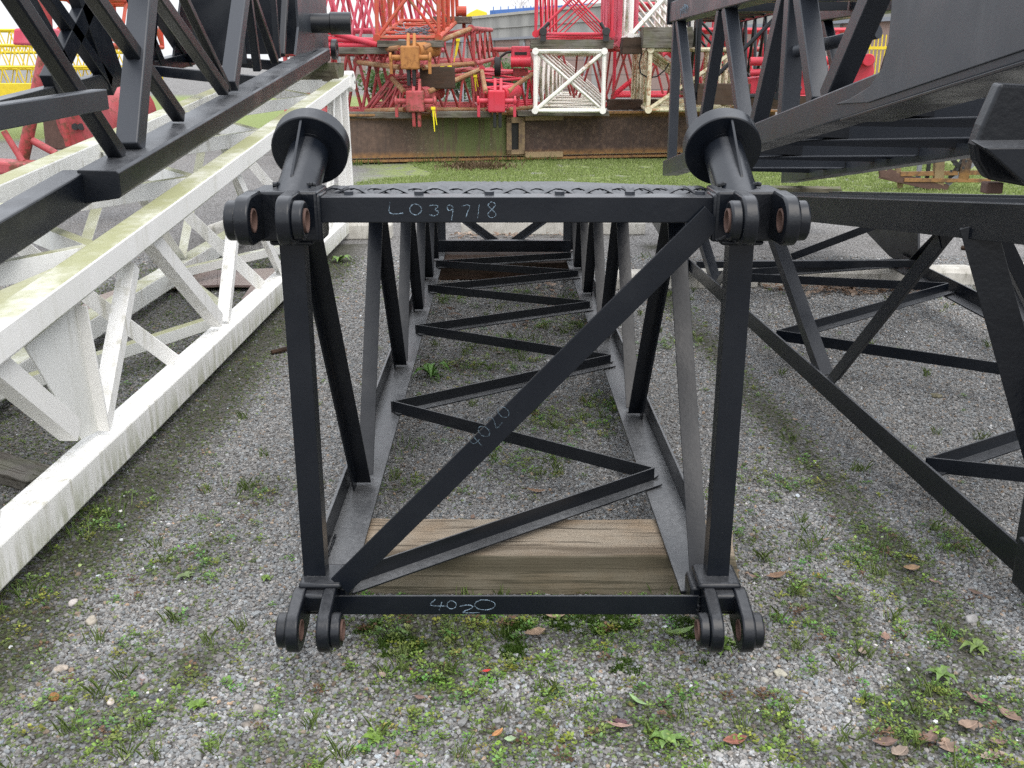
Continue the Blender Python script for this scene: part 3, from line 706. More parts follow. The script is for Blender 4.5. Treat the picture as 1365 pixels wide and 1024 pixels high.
# ================================================================== background lattice sections
def lattice(label, o, ax, ay, az, n, rc, rb, mat, mat2=None, front='X', cat='lattice section', inner=True, group=None, name='lattice_boom_section', flip=0, mid=()):
    """a four-chord lattice: o = front lower left corner, ax width, ay length, az height"""
    o, ax, ay, az = V(o), V(ax), V(ay), V(az); mat2 = mat2 or mat
    root = thing(name, label, cat, o, group)
    c = [o, o + ax, o + ax + az, o + az]
    for p in c: MB().tube(p, p + ay, rc, 8).build('chord', mat, root, 0, True)
    pr = lambda i, t: c[i] + ay * t
    for i in range(4):                                     # end frames
        j = (i + 1) % 4
        MB().tube(pr(i, 0), pr(j, 0), rb * 1.25, 7).build('frame_bar', mat, root, 0, True)
        MB().tube(pr(i, 1), pr(j, 1), rb * 1.25, 7).build('frame_bar', mat2, root, 0, True)
        MB().tube(c[i] - ay.normalized() * rc * 1.6, c[i] + ay.normalized() * rc * 1.6, rc * 1.5, 10).build('pin_joint', mat, root, 0, True)
    if front in ('X', '/'):
        MB().tube(pr(0, 0), pr(2, 0), rb * 1.2, 7).build('frame_diagonal', mat, root, 0, True)
    if front in ('X', '\\'):
        MB().tube(pr(1, 0) + ay.normalized() * rb * 2.4, pr(3, 0) + ay.normalized() * rb * 2.4, rb, 7).build('frame_diagonal', mat, root, 0, True)
    for k in range(n):
        t0, t1 = k / n, (k + 1) / n; tm = (t0 + t1) / 2
        for i, j in ((0, 3), (1, 2), (0, 1), (3, 2)):
            MB().tube(pr(i, t0), pr(j, tm), rb, 6).build('brace', mat2, root, 0, True)
            MB().tube(pr(j, tm), pr(i, t1), rb, 6).build('brace', mat2, root, 0, True)
        if inner and k: MB().tube(pr(1, t0), pr(3, t0), rb * .8, 6).build('inner_diagonal', mat2, root, 0, True)
        if inner and k and front == 'X' and mat == 'red': MB().tube(pr(0, t0), pr(2, t0), rb * .8, 6).build('inner_diagonal', mat2, root, 0, True)
    return root
# white lattice and the red one stacked on it
lattice('white lattice section with crossed end bars, on the girder under the red lattice', (.40, 17.55, .885), (1.16, 0, 0), (.95, 10.5, 0), (0, 0, .965), 6, .038, .030, 'cream')
lattice('bright red lattice section stacked on a timber above the white lattice', (.40, 17.6, 2.125), (1.28, 0, 0), (.75, 9.5, 0), (0, 0, 1.18), 5, .040, .020, 'red')
# clamps hanging at its lower corners
for u, lab in ((724, 'dark pin clamp at the lower left corner of the bright red lattice'), (808, 'dark pin clamp at the lower right corner of the bright red lattice')):
    p = at(u, 42, Y=17.5); m = MB(); m.tube(p - V((0, .06, 0)), p + V((0, .06, 0)), .065, 14); m.tube(p + V((-.02, 0, .02)), p + V((.10 if u < 760 else -.10, 0, .14)), .03, 10); m.box(p + V((0, -.02, -.10)), (.10, .06, .12))
    tag(m.build('pin_clamp', 'dark_metal', None, .006), lab, 'clamp', 'clamps on the red lattice')
# cream and rust coloured sections to the right
lattice('rust stained cream lattice section right of the white one', (2.33, 17.5, .90), (1.5, .25, 0), (.15, 3.6, .03), (0, 0, .98), 5, .040, .030, 'cream_rust', None, 'X')
lattice('white and pink lattice section on top of the dark timber end block', (2.02, 17.8, 2.10), (1.1, .2, 0), (.10, 5.5, 0), (0, 0, 1.2), 6, .040, .035, 'cream', 'cream', 'X')
lattice('red lattice showing pink behind the white and pink section', (1.98, 19.2, 2.0), (.3, .1, 0), (.1, 5.0, 0), (0, 0, 1.4), 6, .04, .032, 'red_pink', None, '')
# old hose hanging in the cream section
pts = [at(u, v, Y=17.6) for u, v in ((856, 70), (852, 85), (854, 98), (864, 104), (876, 102), (886, 94), (892, 84))]
tag(MB().path(pts, .012, 8).build('hose', 'rubber', None, 0, True), 'thin dark hose looped through the rust stained cream lattice', 'hose')

# head sections: four chords running from a pulley block out to a frame
def head(label, tip, tipw, tiph, corners, ay, n, rc, rb, mat, blockmat, tubemat, sheave=True, sheavemat='dark_metal'):
    tip = V(tip); root = thing('boom_head_section', label, 'boom head', tip); K = corners
    tc = [tip + V((sx * tipw, .15, sz * tiph)) for sx, sz in ((-1, -1), (1, -1), (1, 1), (-1, 1))]
    for a, b in zip(tc, K):
        MB().tube(a, b, rc, 9).build('chord', tubemat, root, 0, True); MB().tube(b, b + V(ay), rc, 9).build('chord', mat, root, 0, True)
        MB().tube(b - V((0, .08, 0)), b + V((0, .08, 0)), rc * 1.5, 10).build('pin_joint', mat, root, 0, True)
    for i in range(4):
        j = (i + 1) % 4; MB().tube(K[i], K[j], rb * 1.4, 7).build('frame_bar', mat, root, 0, True)
        for k in range(n):
            t0, t1 = k / n, (k + 1) / n; e = lambda q, t: lerp(tc[q], K[q], t)
            MB().tube(e(i, t0), e(j, (t0 + t1) / 2), rb, 6).build('brace', mat, root, 0, True); MB().tube(e(j, (t0 + t1) / 2), e(i, t1), rb, 6).build('brace', mat, root, 0, True)
        for k in range(4):
            t0, t1 = k / 4, (k + 1) / 4; e = lambda q, t: K[q] + V(ay) * t
            MB().tube(e(i, t0), e(j, (t0 + t1) / 2), rb, 6).build('brace', mat, root, 0, True); MB().tube(e(j, (t0 + t1) / 2), e(i, t1), rb, 6).build('brace', mat, root, 0, True)
    w = tipw
    MB().box(tip, (w * 1.5, .30, tiph * 2.4)).build('pulley_block', blockmat, root, .03, False, 3)
    MB().tube(tip + V((w * .3, .10, tiph * .7)), tip + V((w * 1.7, .75, tiph * .9)), tiph * .85, 18).build('block_tube', blockmat, root, 0, True)
    MB().tube(tip + V((-w * 1.75, .0, 0)), tip + V((w * 1.75, .0, 0)), .045, 14).build('head_pin', blockmat, root, 0, True)
    for sx in (-1, 1):
        MB().tube(tip + V((sx * w * 1.55, 0, 0)), tip + V((sx * w * 1.72, 0, 0)), .085, 18).build('pin_collar', blockmat, root, .006, True)
        MB().box(tip + V((sx * w * 1.6, -.02, -.14)), (.05, .07, .24)).build('keeper_plate', blockmat, root, .008)
    if sheave:
        for dx in (-.06, .03):
            MB().prism([tip + V((dx, -.10, -tiph * 1.2)), tip + V((dx, .1, -tiph * 1.2)), tip + V((dx, .02, -tiph * 2.9)), tip + V((dx, -.06, -tiph * 2.9))], (.055, 0, 0)).build('hanger_plate', sheavemat, root, .012)
        for dx in (-.05, .05):
            MB().prism([tip + V((dx, -.10, tiph * 1.1)), tip + V((dx, .12, tiph * 1.1)), tip + V((dx, .02, tiph * 2.5))], (.05, 0, 0)).build('hanger_plate', blockmat, root, .008)
    return root
A = lambda u, v, Y: at(u, v, Y=Y)
head('rusty ochre pulley head on the lattice between the orange and old red sections', A(547, 77, 17.2), .20, .155, [A(476, 83, 18.8), A(632, 85, 19.6), A(628, 38, 19.6), A(476, 70, 18.8)], (.3, 4.2, .1), 4, .045, .022, 'red_old', 'ochre', 'rust_tube')
head('faded red pulley head resting on the left girder under the black timber block', A(554, 135, 17.2), .20, .145, [A(486, 148, 18.6), A(648, 147, 19.4), A(642, 92, 19.4), A(522, 104, 18.4)], (-.4, 4.2, 0), 4, .045, .024, 'red_old', 'red_old', 'rust_tube', True, 'red_old')
head('bright red pulley head next to the white lattice, above the girder joint', A(662, 135, 17.3), .19, .15, [A(640, 147, 19.3), A(712, 143, 19.3), A(710, 98, 19.3), A(642, 94, 19.3)], (.1, 4.5, 0), 3, .042, .022, 'red', 'red', 'rust_tube')
# old red lattice continuing to the left, seen from the side
o = A(385, 149, 18.9); lattice('old dark red lattice lying sideways on the left girder behind the white boom', o, (0, 1.2, 0), (2.25, .1, 0), (0, 0, 1.02), 5, .045, .034, 'red_old', None, '', inner=False)
# orange section
o = A(503, 50, 17.7); e = A(585, 50, 17.7); b = A(609, 28, 19.9)
lattice('orange red lattice section at top with a coil of grey rope inside', o, e - o, (b - e) * 1.02, (0, 0, 1.25), 4, .042, .026, 'orange', None, 'X')
mb = MB()
for i in range(46):
    p = A(548 + random.uniform(-10, 26), 44 + random.uniform(-6, 4), 17.9); q = p + V((random.uniform(-.25, .25), random.uniform(-.1, .2), random.uniform(-.04, .09))); mb.tube(p, q, .009, 5)
tag(mb.build('rope_coil', 'rope', None, 0, True), 'tangled grey rope bundle on the bottom of the orange lattice', 'rope')
p = A(609, 15, 19.9); mb = MB(); mb.tube(p, p + V((.18, 0, 0)), .09, 14); mb.tube(p + V((.13, 0, 0)), p + V((.13, 0, -.3)), .035, 8)
tag(mb.build('pin_lug', 'orange', None), 'orange pin lug sticking out of the right end of the orange lattice', 'lug')
# pink red sections far left behind
for k, (Y, v, h, dx) in enumerate(((21.0, 66, 1.15, 0), (22.6, 40, 1.3, .3))):
    o = A(380, v, Y); lab = ['pinkish red lattice lying crosswise behind the old red lattice', 'upper pink lattice lying crosswise behind the orange section', 'farthest pink lattice low behind the pulley heads'][k]
    lattice(lab, o + V((dx, 0, 0)), (0, 1.3, 0), (3.1, .4, 0), (0, 0, h), 5, .045, .032, 'red_pink', None, '', inner=True)
for k, (v0, v1, u1) in enumerate(((40, 60, 503), (52, 55, 530), (61, 60, 520))):
    a, b = A(430, v0, 18.6), A(u1, v1, 18.3)
    tag(MB().tube(a, b, .05, 12).build('pendant_bar', 'red', None, 0, True), ['sloping red bar end running down towards the orange lattice', 'thin red bar lying level under the sloping red bar', 'lowest red bar just above the brown timber'][k], 'steel bar')
o = A(640, 141, 24.0); lattice('far red lattice low behind the white lattice', o, (0, 1.4, 0), (7.5, -.6, 0), (0, 0, 1.25), 10, .045, .028, 'red_old', None, '')
o = A(818, 128, 25.0); lattice('far red lattice seen between the white and cream sections', o, (2.6, 0, 0), (.3, 3, 0), (0, 0, 2.1), 5, .05, .035, 'red', None, 'X')
# red winch with black sheave
p = A(694, 78, 19.0); root = thing('winch', 'red winch block with black hose and sheave above the bright red pulley head', 'winch', p)
MB().box(p + V((0, 0, .10)), (.34, .4, .22)).build('winch_housing', 'red', root, .02); MB().tube(p + V((-.18, -.2, -.06)), p + V((.18, -.2, -.06)), .09, 18).build('winch_drum', 'red', root, 0, True)
MB().box(p + V((0, .05, -.24)), (.28, .3, .14)).build('winch_foot', 'red_old', root, .01)
MB().box(p + V((0, -.205, .085)), (.22, .01, .05)).build('housing_slot', 'rubber', root)
MB().prism([p + V((-.035, -.203, .145)), p + V((.035, -.203, .145)), p + V((0, -.203, .185))], (0, -.003, 0)).build('warning_mark', 'red_old', root)
MB().path([p + V(q) for q in ((-.12, -.1, .12), (-.26, -.12, .10), (-.37, -.12, .02), (-.42, -.1, -.12))], .022, 8).build('hose', 'rubber', root, 0, True)
q = p + V((-.42, -.15, -.14)); MB().ring(q, (1, .25, 0), .17, .06, .12, 26).build('sheave', 'rubber', root, .02, True)
MB().box(p + V((-.45, .1, -.42)), (.55, .3, .16)).build('base_frame', 'dark_metal', root, .01)
# strips of yellow tape
for k, (u, v, Y, l) in enumerate(((576, 146, 17.05, .36), (588, 92, 17.6, .28), (598, 91, 17.6, .25), (609, 55, 18.6, .35), (632, 103, 19.0, .25))):
    p = A(u, v, Y); m = MB()
    for j in range(2): m.prism([p + V((j * .03, 0, .0)), p + V((j * .02 + .028, 0, .0)), p + V((j * .04 + .04 - .09 * (k % 2), .01, -l * (1 - .3 * j))), p + V((j * .04 + .025 - .09 * (k % 2), .01, -l * (1 - .3 * j)))], (0, .006, 0))
    m.box(p + V((.02, 0, .02)), (.07, .03, .045))
    tag(m.build('barrier_tape', 'yellow_tape', None), ['long yellow tape hanging from the faded red pulley head over the girder', 'yellow tape end hanging left under the rusty ochre chord', 'yellow tape end hanging right under the rusty ochre chord', 'yellow tape strip tied inside the upper rusty lattice', 'small yellow tape end on the red lattice near the winch'][k], 'tape')
# blue black lattice and scarlet hydraulic boom at right
o = A(928, 128, 17.2); lattice('blue black tube lattice behind the plated boom section', o, (1.35, 0, 0), (.2, 4.0, 0), (0, 0, 1.35), 4, .045, .03, 'black_gloss', None, '/')
o = A(925, 128, 21.5); lattice('far scarlet lattice behind the blue black one', o, (0, 1.3, 0), (3.2, 0, 0), (0, 0, 1.3), 5, .045, .032, 'red', None, '')
root = thing('hydraulic_boom', 'scarlet hydraulic boom foot with rams lying on dark timber behind the plated section', 'hydraulic boom', A(1080, 125, 17.6))
q = [A(u, v, 17.6) for u, v in ((1000, 128), (1000, 104), (1060, 98), (1120, 103), (1150, 82), (1152, 76), (1164, 76), (1166, 96), (1158, 116), (1150, 127), (1090, 126))]
MB().prism(q, (0, .5, 0)).build('boom_plate', 'red', root, .02)
for (u0, v0, u1, v1, r) in ((1000, 82, 1152, 80, .07), (1040, 92, 1140, 100, .05), (1000, 97, 1080, 94, .055)): MB().tube(A(u0, v0, 17.55), A(u1, v1, 17.45), r, 16).build('ram', 'red', root, 0, True)
MB().tube(A(1158, 80, 17.3), A(1158, 80, 18.2), .10, 18).build('pivot_boss', 'red', root, .01, True); MB().box(A(1078, 82, 17.5), (.3, .3, .28)).build('valve_block', 'red', root, .02)
MB().prism([A(u, v, 17.58) for u, v in ((1084, 120), (1084, 102), (1088, 102), (1092, 114), (1090, 120))], (0, .01, 0)).build('decal', 'cream', root)
MB().prism([A(u, v, 17.58) for u, v in ((1108, 120), (1106, 104), (1114, 104), (1122, 108), (1120, 118))], (0, .01, 0)).build('decal', 'cream', root)
for u in (1048, 1054): MB().tube(A(u, 112 + (u - 1048), 17.0), A(u + 14, 112 + (u - 1048), 17.0), .035, 10).build('pin', 'dark_metal', root, 0, True)
# small rusted frame on the grass at far right
root = thing('rusted_frame', 'low rusty lattice frame with drilled plate standing on the grass at right', 'lattice frame', A(1240, 244, 13.6))
for (u0, v0, u1, v1, w, m_) in ((1174, 232, 1262, 252, .12, 'bore'), (1194, 205, 1200, 250, .07, 'rust_lich'), (1228, 205, 1222, 250, .06, 'rope'), (1240, 205, 1234, 250, .05, 'dark_metal'), (1252, 205, 1250, 250, .13, 'rust_lich'), (1264, 205, 1290, 238, .06, 'dark_metal'), (1290, 205, 1266, 238, .06, 'dark_metal'), (1200, 232, 1310, 230, .06, 'rust'), (1205, 240, 1320, 241, .05, 'rust'), (1320, 200, 1262, 246, .07, 'rope'), (1292, 195, 1282, 240, .14, 'rust')):
    part_bar(root, 'frame_bar', A(u0, v0, 13.6), A(u1, v1, 13.7), w, w * .6, m_, (0, 1, 0), .004)
for i in range(6): MB().tube(A(1268 + i * 4, 228 - (i % 2) * 8 - i, 13.52), A(1268 + i * 4, 228 - (i % 2) * 8 - i, 13.5), .018, 10).build('bolt_hole', 'dark_metal', root)
q = [A(u, v, 13.4) for u, v in ((1172, 225), (1184, 229), (1186, 224), (1196, 229), (1186, 238), (1174, 236))]; MB().prism(q, (0, .06, 0)).build('torn_plate', 'bore', root)

# left side: red gantry, yellow lattices
root = thing('gantry_frame', 'red painted gantry frame with tube legs standing behind the white section at far left', 'gantry', (-4.6, 9, 0))
for (u0, v0, u1, v1, Y, r, m_) in ((62, 60, 30, 215, 9.2, .10, 'red_old'), (5, 175, 30, 215, 9.0, .05, 'red_old'), (30, 180, 75, 205, 9.2, .06, 'red_old'), (82, 150, 92, 195, 9.0, .055, 'red_old'), (112, 45, 128, 95, 10.2, .07, 'red_old'), (58, 0, 62, 60, 9.2, .11, 'red_old')):
    MB().tube(A(u0, v0, Y), A(u1, v1, Y), r * .55, 14).build('leg', m_, root, 0, True)
q = [A(u, v, 8.8) for u, v in ((-40, 214), (110, 222), (112, 236), (-40, 232))]; MB().prism(q, (0, .3, 0)).build('base_beam', 'red_old', root, .02)
q = [A(u, v, 10.0) for u, v in ((18, 38), (50, 36), (54, 60), (16, 60))]; MB().prism(q, (0, .5, 0)).build('head_plate', 'red_pink', root, .02)
root = thing('machine_cowl', 'rounded rusty red machine cowl behind the left black section, near the gantry', 'machine part', (-4.6, 11, 0))
c = A(140, 150, 10.8)
MB().tube(c - V((.1, .3, .1)), c + V((.12, .5, .0)), .36, 28, .30).build('cowl', 'red_old', root, .02, True)
q = [A(u, v, 10.6) for u, v in ((55, 150), (120, 160), (165, 165), (165, 200), (60, 200))]; MB().prism(q, (0, .3, 0)).build('lower_plate', 'bore', root, .02)
for u in (100, 108): MB().tube(A(u, 169, 10.5), A(u, 169, 10.6), .035, 14).build('pin_boss', 'dark_metal', root, 0, True)
for k, (v, Y) in enumerate(((92, 24.0), (122, 23.0), (70, 25.5))):
    o = A(-60, v, Y); lattice(['yellow lattice second from the top of the far left stack', 'lowest yellow lattice of the far left stack', 'topmost yellow lattice of the far left stack'][k], o, (0, 1.2, 0), (4.2, .2, 0), (0, 0, .52), 13, .028, .015, 'yellow', None, '', inner=False)
o = A(-80, 132, 22.0); tag(MB().prism([o, o + V((4.0, 0, 0)), o + V((4.0, 0, .32)), o + V((0, 0, .32))], (0, .3, 0)).build('beam', 'yellow', None, .01), 'solid yellow beam below the yellow lattices at far left', 'beam')
o = A(60, 60, 20.5); lattice('rust red lattice end leaning behind the left black section', o, (1.0, 0, 0), (.3, 3, 0), (0, 0, .9), 3, .05, .04, 'orange', None, 'X')

# ================================================================== wheel stops
k = NT('kerb_concrete')
kn = k.noise(7, 6); st = k.noise(9, 4, k.scale(k.obj, (4, 4, .5)))
c_ = k.mix(k.ramp(kn, .35, .7), (.58, .56, .51), (.42, .40, .36)); c_ = k.mix(k.math('MULTIPLY', k.ramp(st, .5, .72), .55), c_, (.17, .17, .12))
k.bump(k.noise(60, 4), .3, .004); M['kerb'] = k.fin(c_, .9, 0, .2)
def wheel_stop(label, x0, x1, y, h=.15, d=.17, skew=0.0):
    n = 10; prof = [(-.5, 0), (-.5, .72), (-.34, 1), (.34, 1), (.5, .72), (.5, 0)]; mb = MB(); vs = []; m = len(prof)
    for i in range(n + 1):
        t = i / n; x = x0 + (x1 - x0) * t; e = .72 if i in (0, n) else 1.0
        for a, b in prof: vs.append((x, y + skew * (t - .5) + a * d * (.9 if e < 1 else 1) + random.uniform(-.004, .004), b * h * (1 if b == 0 else (e if b == 1 else 1) ) + (random.uniform(-.004, .004) if b else 0)))
    fs = [tuple(range(m))[::-1], tuple(range(n * m, n * m + m))] + [(i * m + j, i * m + (j + 1) % m, (i + 1) * m + (j + 1) % m, (i + 1) * m + j) for i in range(n) for j in range(m)]
    mb.add(vs, fs); return tag(mb.build('wheel_stop', 'kerb', None, .015, False, 3), label, 'wheel stop', 'concrete wheel stops')
wheel_stop('concrete wheel stop behind the end of the white section, left of the centre boom', -3.0, -1.19, 9.75, .19, .2, .1)
wheel_stop('stained concrete wheel stop seen through the far end of the centre boom', -.52, 1.35, 10.05, .17, .2)
wheel_stop('concrete wheel stop between the centre boom and the lower right section', .70, 1.90, 7.52, .135, .19, .08)
wheel_stop('long concrete wheel stop passing under the lower right section', 1.93, 3.75, 7.62, .14, .19, .06)
wheel_stop('concrete wheel stop at the right edge beyond the raking braces', 3.79, 5.6, 7.74, .14, .19, .05)

# ================================================================== far background
def ground_strip(): pass
bd = V((8.6, -18, 0)).normalized(); b0 = V((-2.4, 78, 0)) - bd * 60; BL_ = 130
root = thing('building', 'long grey concrete industrial building with a brick base beyond the stacked lattices', 'building', b0)
bn = V((bd.y, -bd.x, 0)); bn = bn if bn.x > 0 else -bn
def slab(name, s0, s1, z0, z1, out, th, mat): 
    q = b0 - bn * out; return MB().prism([q + bd * s0 + V((0, 0, z0)), q + bd * s1 + V((0, 0, z0)), q + bd * s1 + bn * th + V((0, 0, z0)), q + bd * s0 + bn * th + V((0, 0, z0))], (0, 0, z1 - z0)).build(name, mat, root)
k = NT('wall_concrete'); st = k.noise(1.0, 5, k.scale(k.obj, (.8, .8, .15))); c_ = k.mix(k.ramp(st, .35, .7), (.37, .36, .335), (.25, .245, .23)); M['wall'] = k.fin(c_, .9, 0, .2)
k = NT('brick'); bt = k.n('ShaderNodeTexBrick'); k.l(k.scale(k.obj, (3, 3, 3)), bt.inputs[0]); bt.inputs['Color1'].default_value = (.34, .22, .18, 1); bt.inputs['Color2'].default_value = (.30, .20, .17, 1); bt.inputs['Mortar'].default_value = (.38, .34, .31, 1); M['brick'] = k.fin(bt.outputs[0], .9)
slab('brick_wall', 0, BL_, 0, 3.3, 0, 8, 'brick'); slab('concrete_wall', 0, BL_, 3.3, 4.85, .1, 8, 'wall'); slab('coping', 0, BL_, 4.85, 5.02, .25, 8.4, 'conc'); slab('ledge', 0, BL_, 4.05, 4.12, .2, .2, 'wall'); slab('gutter', 0, BL_, 3.25, 3.4, .3, .25, 'rope')
for i in range(26): slab('pillar', 2 + i * 5, 2.7 + i * 5, 0, 3.25, .12, .12, 'wall')
a = A(653, 22, 88); b = A(722, 8, 88); root = thing('container', 'long blue container roof showing above the grey building', 'container', a)
MB().prism([V((a.x, 88, 2)), V((b.x + 4, 84, 2)), V((b.x + 4, 84, b.z)), V((a.x, 88, b.z - .35))], (0, 2.4, 0)).build('container_body', 'blue', root)
for i in range(14): MB().box((a.x + .3 + i * .62, 87.85 - i * .26, (a.z + b.z) / 2 - .6), (.08, .1, 1.9)).build('rib', 'blue', root)
a = A(618, 26, 86); root = thing('digger', 'yellow digger cab top above the grey building at left', 'digger', a)
MB().prism([a + V(q) for q in ((0, 0, -1), (1.9, 0, -1), (1.9, 0, .55), (1.1, 0, .8), (.55, 0, .55), (.0, 0, .2))], (0, 1.5, 0)).build('digger_body', 'yellow', root, .05); MB().box(a + V((.75, -.02, .02)), (.5, .04, .35)).build('cab_window', 'dark_metal', root)
# mesh fence posts in front of the building
root = thing('wire_fence', 'thin wire fence with grey posts in front of the bushes', 'fence', (-8, 44, 0))
for i in range(9):
    x = -7.5 + i * 2.6 + .2; MB().tube((x, 44, 0), (x, 44, 2.5), .04, 8).build('fence_post', 'rope', root, 0, True)
for z in (.6, 1.2, 1.8, 2.4): MB().tube((-7.5, 44, z), (13.5, 44, z), .012, 5).build('fence_wire', 'dark_metal', root)
root = thing('safety_barrier', 'yellow barred fence panel far behind the scarlet hydraulic boom', 'fence', A(1140, 110, 26))
for i in range(22):
    p = A(1080 + i * 5, 108, 26); MB().tube(p, p + V((0, 0, 1.1)), .014, 6).build('fence_bar', 'yellow', root)
p = A(1080, 64, 26); MB().bar(p, p + V((2.3, 0, 0)), .06, .07).build('fence_rail', 'yellow', root); p = A(1080, 106, 26); MB().bar(p, p + V((2.3, 0, 0)), .06, .07).build('fence_rail', 'yellow', root)

# ------------------------------------------------------------------ numpy mesh helper
def np_mesh(name, vs, faces, mat, colr=None, smooth=False):
    """vs (n,3); faces (m,k) all with k corners; colr (n,3) point colours"""
    me = bpy.data.meshes.new(name); n, (m, k_) = len(vs), faces.shape
    me.vertices.add(n); me.vertices.foreach_set('co', vs.astype(np.float32).ravel()); me.loops.add(m * k_); me.loops.foreach_set('vertex_index', faces.astype(np.int32).ravel())
    me.polygons.add(m); me.polygons.foreach_set('loop_start', np.arange(0, m * k_, k_, dtype=np.int32)); me.update(calc_edges=True); me.validate()
    if colr is not None:
        a = me.attributes.new('lcol', 'FLOAT_COLOR', 'POINT'); a.data.foreach_set('color', np.c_[colr, np.ones(n)].astype(np.float32).ravel())
    if smooth: me.polygons.foreach_set('use_smooth', np.ones(m, dtype=bool))
    me.materials.append(mat); o = bpy.data.objects.new(name, me); col.objects.link(o); return o
def attr_mat(name, rough=.6, transl=.25, geo=True):
    k = NT(name); a = k.n('ShaderNodeAttribute', attribute_name='lcol'); a.attribute_type = 'GEOMETRY' if geo else 'INSTANCER'
    m = k.fin(a.outputs['Color'], rough, 0, .35)
    if transl:
        t = k.n('ShaderNodeBsdfTranslucent'); k.l(a.outputs['Color'], t.inputs[0]); x = k.n('ShaderNodeMixShader'); x.inputs[0].default_value = transl
        k.l(k.b.outputs[0], x.inputs[1]); k.l(t.outputs[0], x.inputs[2]); k.l(x.outputs[0], k.out.inputs[0])
    return m
LEAF = attr_mat('leaf', .5, .3); GRASS = attr_mat('grass_blade', .6, .3)

# bushes and bare tree
def bush(label, c, rx, rz, n, base, name='bush', cat='bush', dens=1.0):
    root = thing(name, label, cat, (c[0], c[1], 0)); c = V(c)
    m = MB()
    for i in range(7):
        a = random.uniform(0, 6.28); p = V((c.x, c.y, 0)); q = c + V((math.cos(a) * rx * .5, math.sin(a) * rx * .4, random.uniform(-.2, .7) * rz)); m.tube(p, q, .05, 6, .015)
    m.build('stem', 'wood_grey', root)
    cl = rng.normal(size=(16, 3)) * np.array([rx * .42, rx * .35, rz * .40]); pick = rng.integers(0, 16, n)
    p = cl[pick] + rng.normal(size=(n, 3)) * np.array([rx * .2, rx * .2, rz * .18]); p[:, 2] = np.maximum(p[:, 2], -c.z + .05)
    s = rng.uniform(.05, .11, n)[:, None]; d1 = rng.normal(size=(n, 3)); d1 /= np.linalg.norm(d1, axis=1)[:, None]; d2 = np.cross(d1, rng.normal(size=(n, 3))); d2 /= np.linalg.norm(d2, axis=1)[:, None]
    vs = np.stack([p - d1 * s, p - d2 * s * .5, p + d1 * s, p + d2 * s * .5], 1).reshape(-1, 3) + np.array([0, 0, c.z]); f = np.arange(4 * n).reshape(n, 4)
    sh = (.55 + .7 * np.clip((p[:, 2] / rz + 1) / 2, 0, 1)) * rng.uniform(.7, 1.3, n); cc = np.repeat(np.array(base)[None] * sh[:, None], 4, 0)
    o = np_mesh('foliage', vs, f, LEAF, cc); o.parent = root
bush('left pale green bush against the brick base of the building', (-2.4, 48, 1.0), 1.5, 1.0, 2600, (.10, .17, .06))
bush('middle pale green bush beyond the fence post, left of the winch', (-.6, 47, 1.1), 1.5, 1.1, 2600, (.11, .18, .07))
bush('green bush mostly hidden behind the red winch', (1.0, 49, 1.0), 1.4, 1.0, 2000, (.09, .16, .05))
bush('dark green bush low behind the faded red pulley head', (-4.6, 40, .7), 1.8, .8, 2600, (.07, .12, .04))
root = thing('bare_tree', 'leafless tree faint against the white sky above the blue roof', 'tree', (.8, 120, 0)); mb = MB(); mb.tube((.8, 120, 0), (.8, 120, 6.5), .25, 8, .12); mb.build('trunk', 'wood_grey', root)
tw = MB()
def twig(p, d, l, r, k):
    q = p + d * l; tw.tube(p, q, r, 5, r * .6)
    if k:
        for _ in range(3):
            e = (d + V((random.uniform(-.8, .8), random.uniform(-.5, .5), random.uniform(-.2, .5)))).normalized(); twig(q, e, l * .7, r * .6, k - 1)
for i in range(6): twig(V((.8, 120, 4.5 + i * .35)), V((random.uniform(-1, 1), random.uniform(-.5, .5), .7)).normalized(), 1.5, .06, 3)
k = NT('pale_twigs'); M['twig'] = k.fin((.45, .43, .42), .9); tw.build('crown', 'twig', root)

# ================================================================== ground
GB = [(250, 745, 75, .9), (200, 850, 90, .8), (130, 965, 120, .8), (400, 965, 110, .9), (270, 880, 60, 1), (120, 690, 50, .6), (40, 790, 60, .5), (345, 655, 40, .7), (490, 970, 110, .8), (600, 885, 110, 1.0), (700, 850, 90, 1.2), (800, 815, 90, 1.1), (560, 815, 90, .9),
      (850, 960, 110, .8), (1130, 740, 90, .8), (1060, 665, 80, .7), (1000, 725, 60, .6), (1130, 830, 110, .8), (1220, 960, 130, 1.3), (1060, 985, 110, 1.0), (1340, 930, 70, .9), (1270, 720, 50, .6), (1050, 850, 60, .7), (660, 465, 60, .7), (760, 440, 50, .9), (620, 490, 45, .7), (740, 560, 50, .8),
      (800, 550, 45, .9), (700, 620, 60, .5), (590, 660, 40, .5), (650, 600, 40, .4), (900, 460, 40, .5), (700, 400, 40, .6), (760, 400, 30, .9), (440, 345, 40, .6), (600, 400, 25, .5), (1190, 330, 30, .8), (350, 350, 30, .5), (870, 330, 22, 1.2), (1350, 1000, 60, .9), (540, 650, 40, .5), (680, 1000, 120, .7)]
GP = [(at(u, v, Z=0), r, w) for u, v, r, w in GB]
GP = [(p.x, p.y, r / FPX * math.hypot(p.y, 1.65) * 1.0, w) for p, r, w in GP]
def density(x, y):
    d = np.zeros_like(x)
    for px, py, r, w in GP:
        q = ((x - px) / r) ** 2 + ((y - py) / (r * 1.35)) ** 2; d = np.maximum(d, w * np.exp(-q * 1.1))
    return d
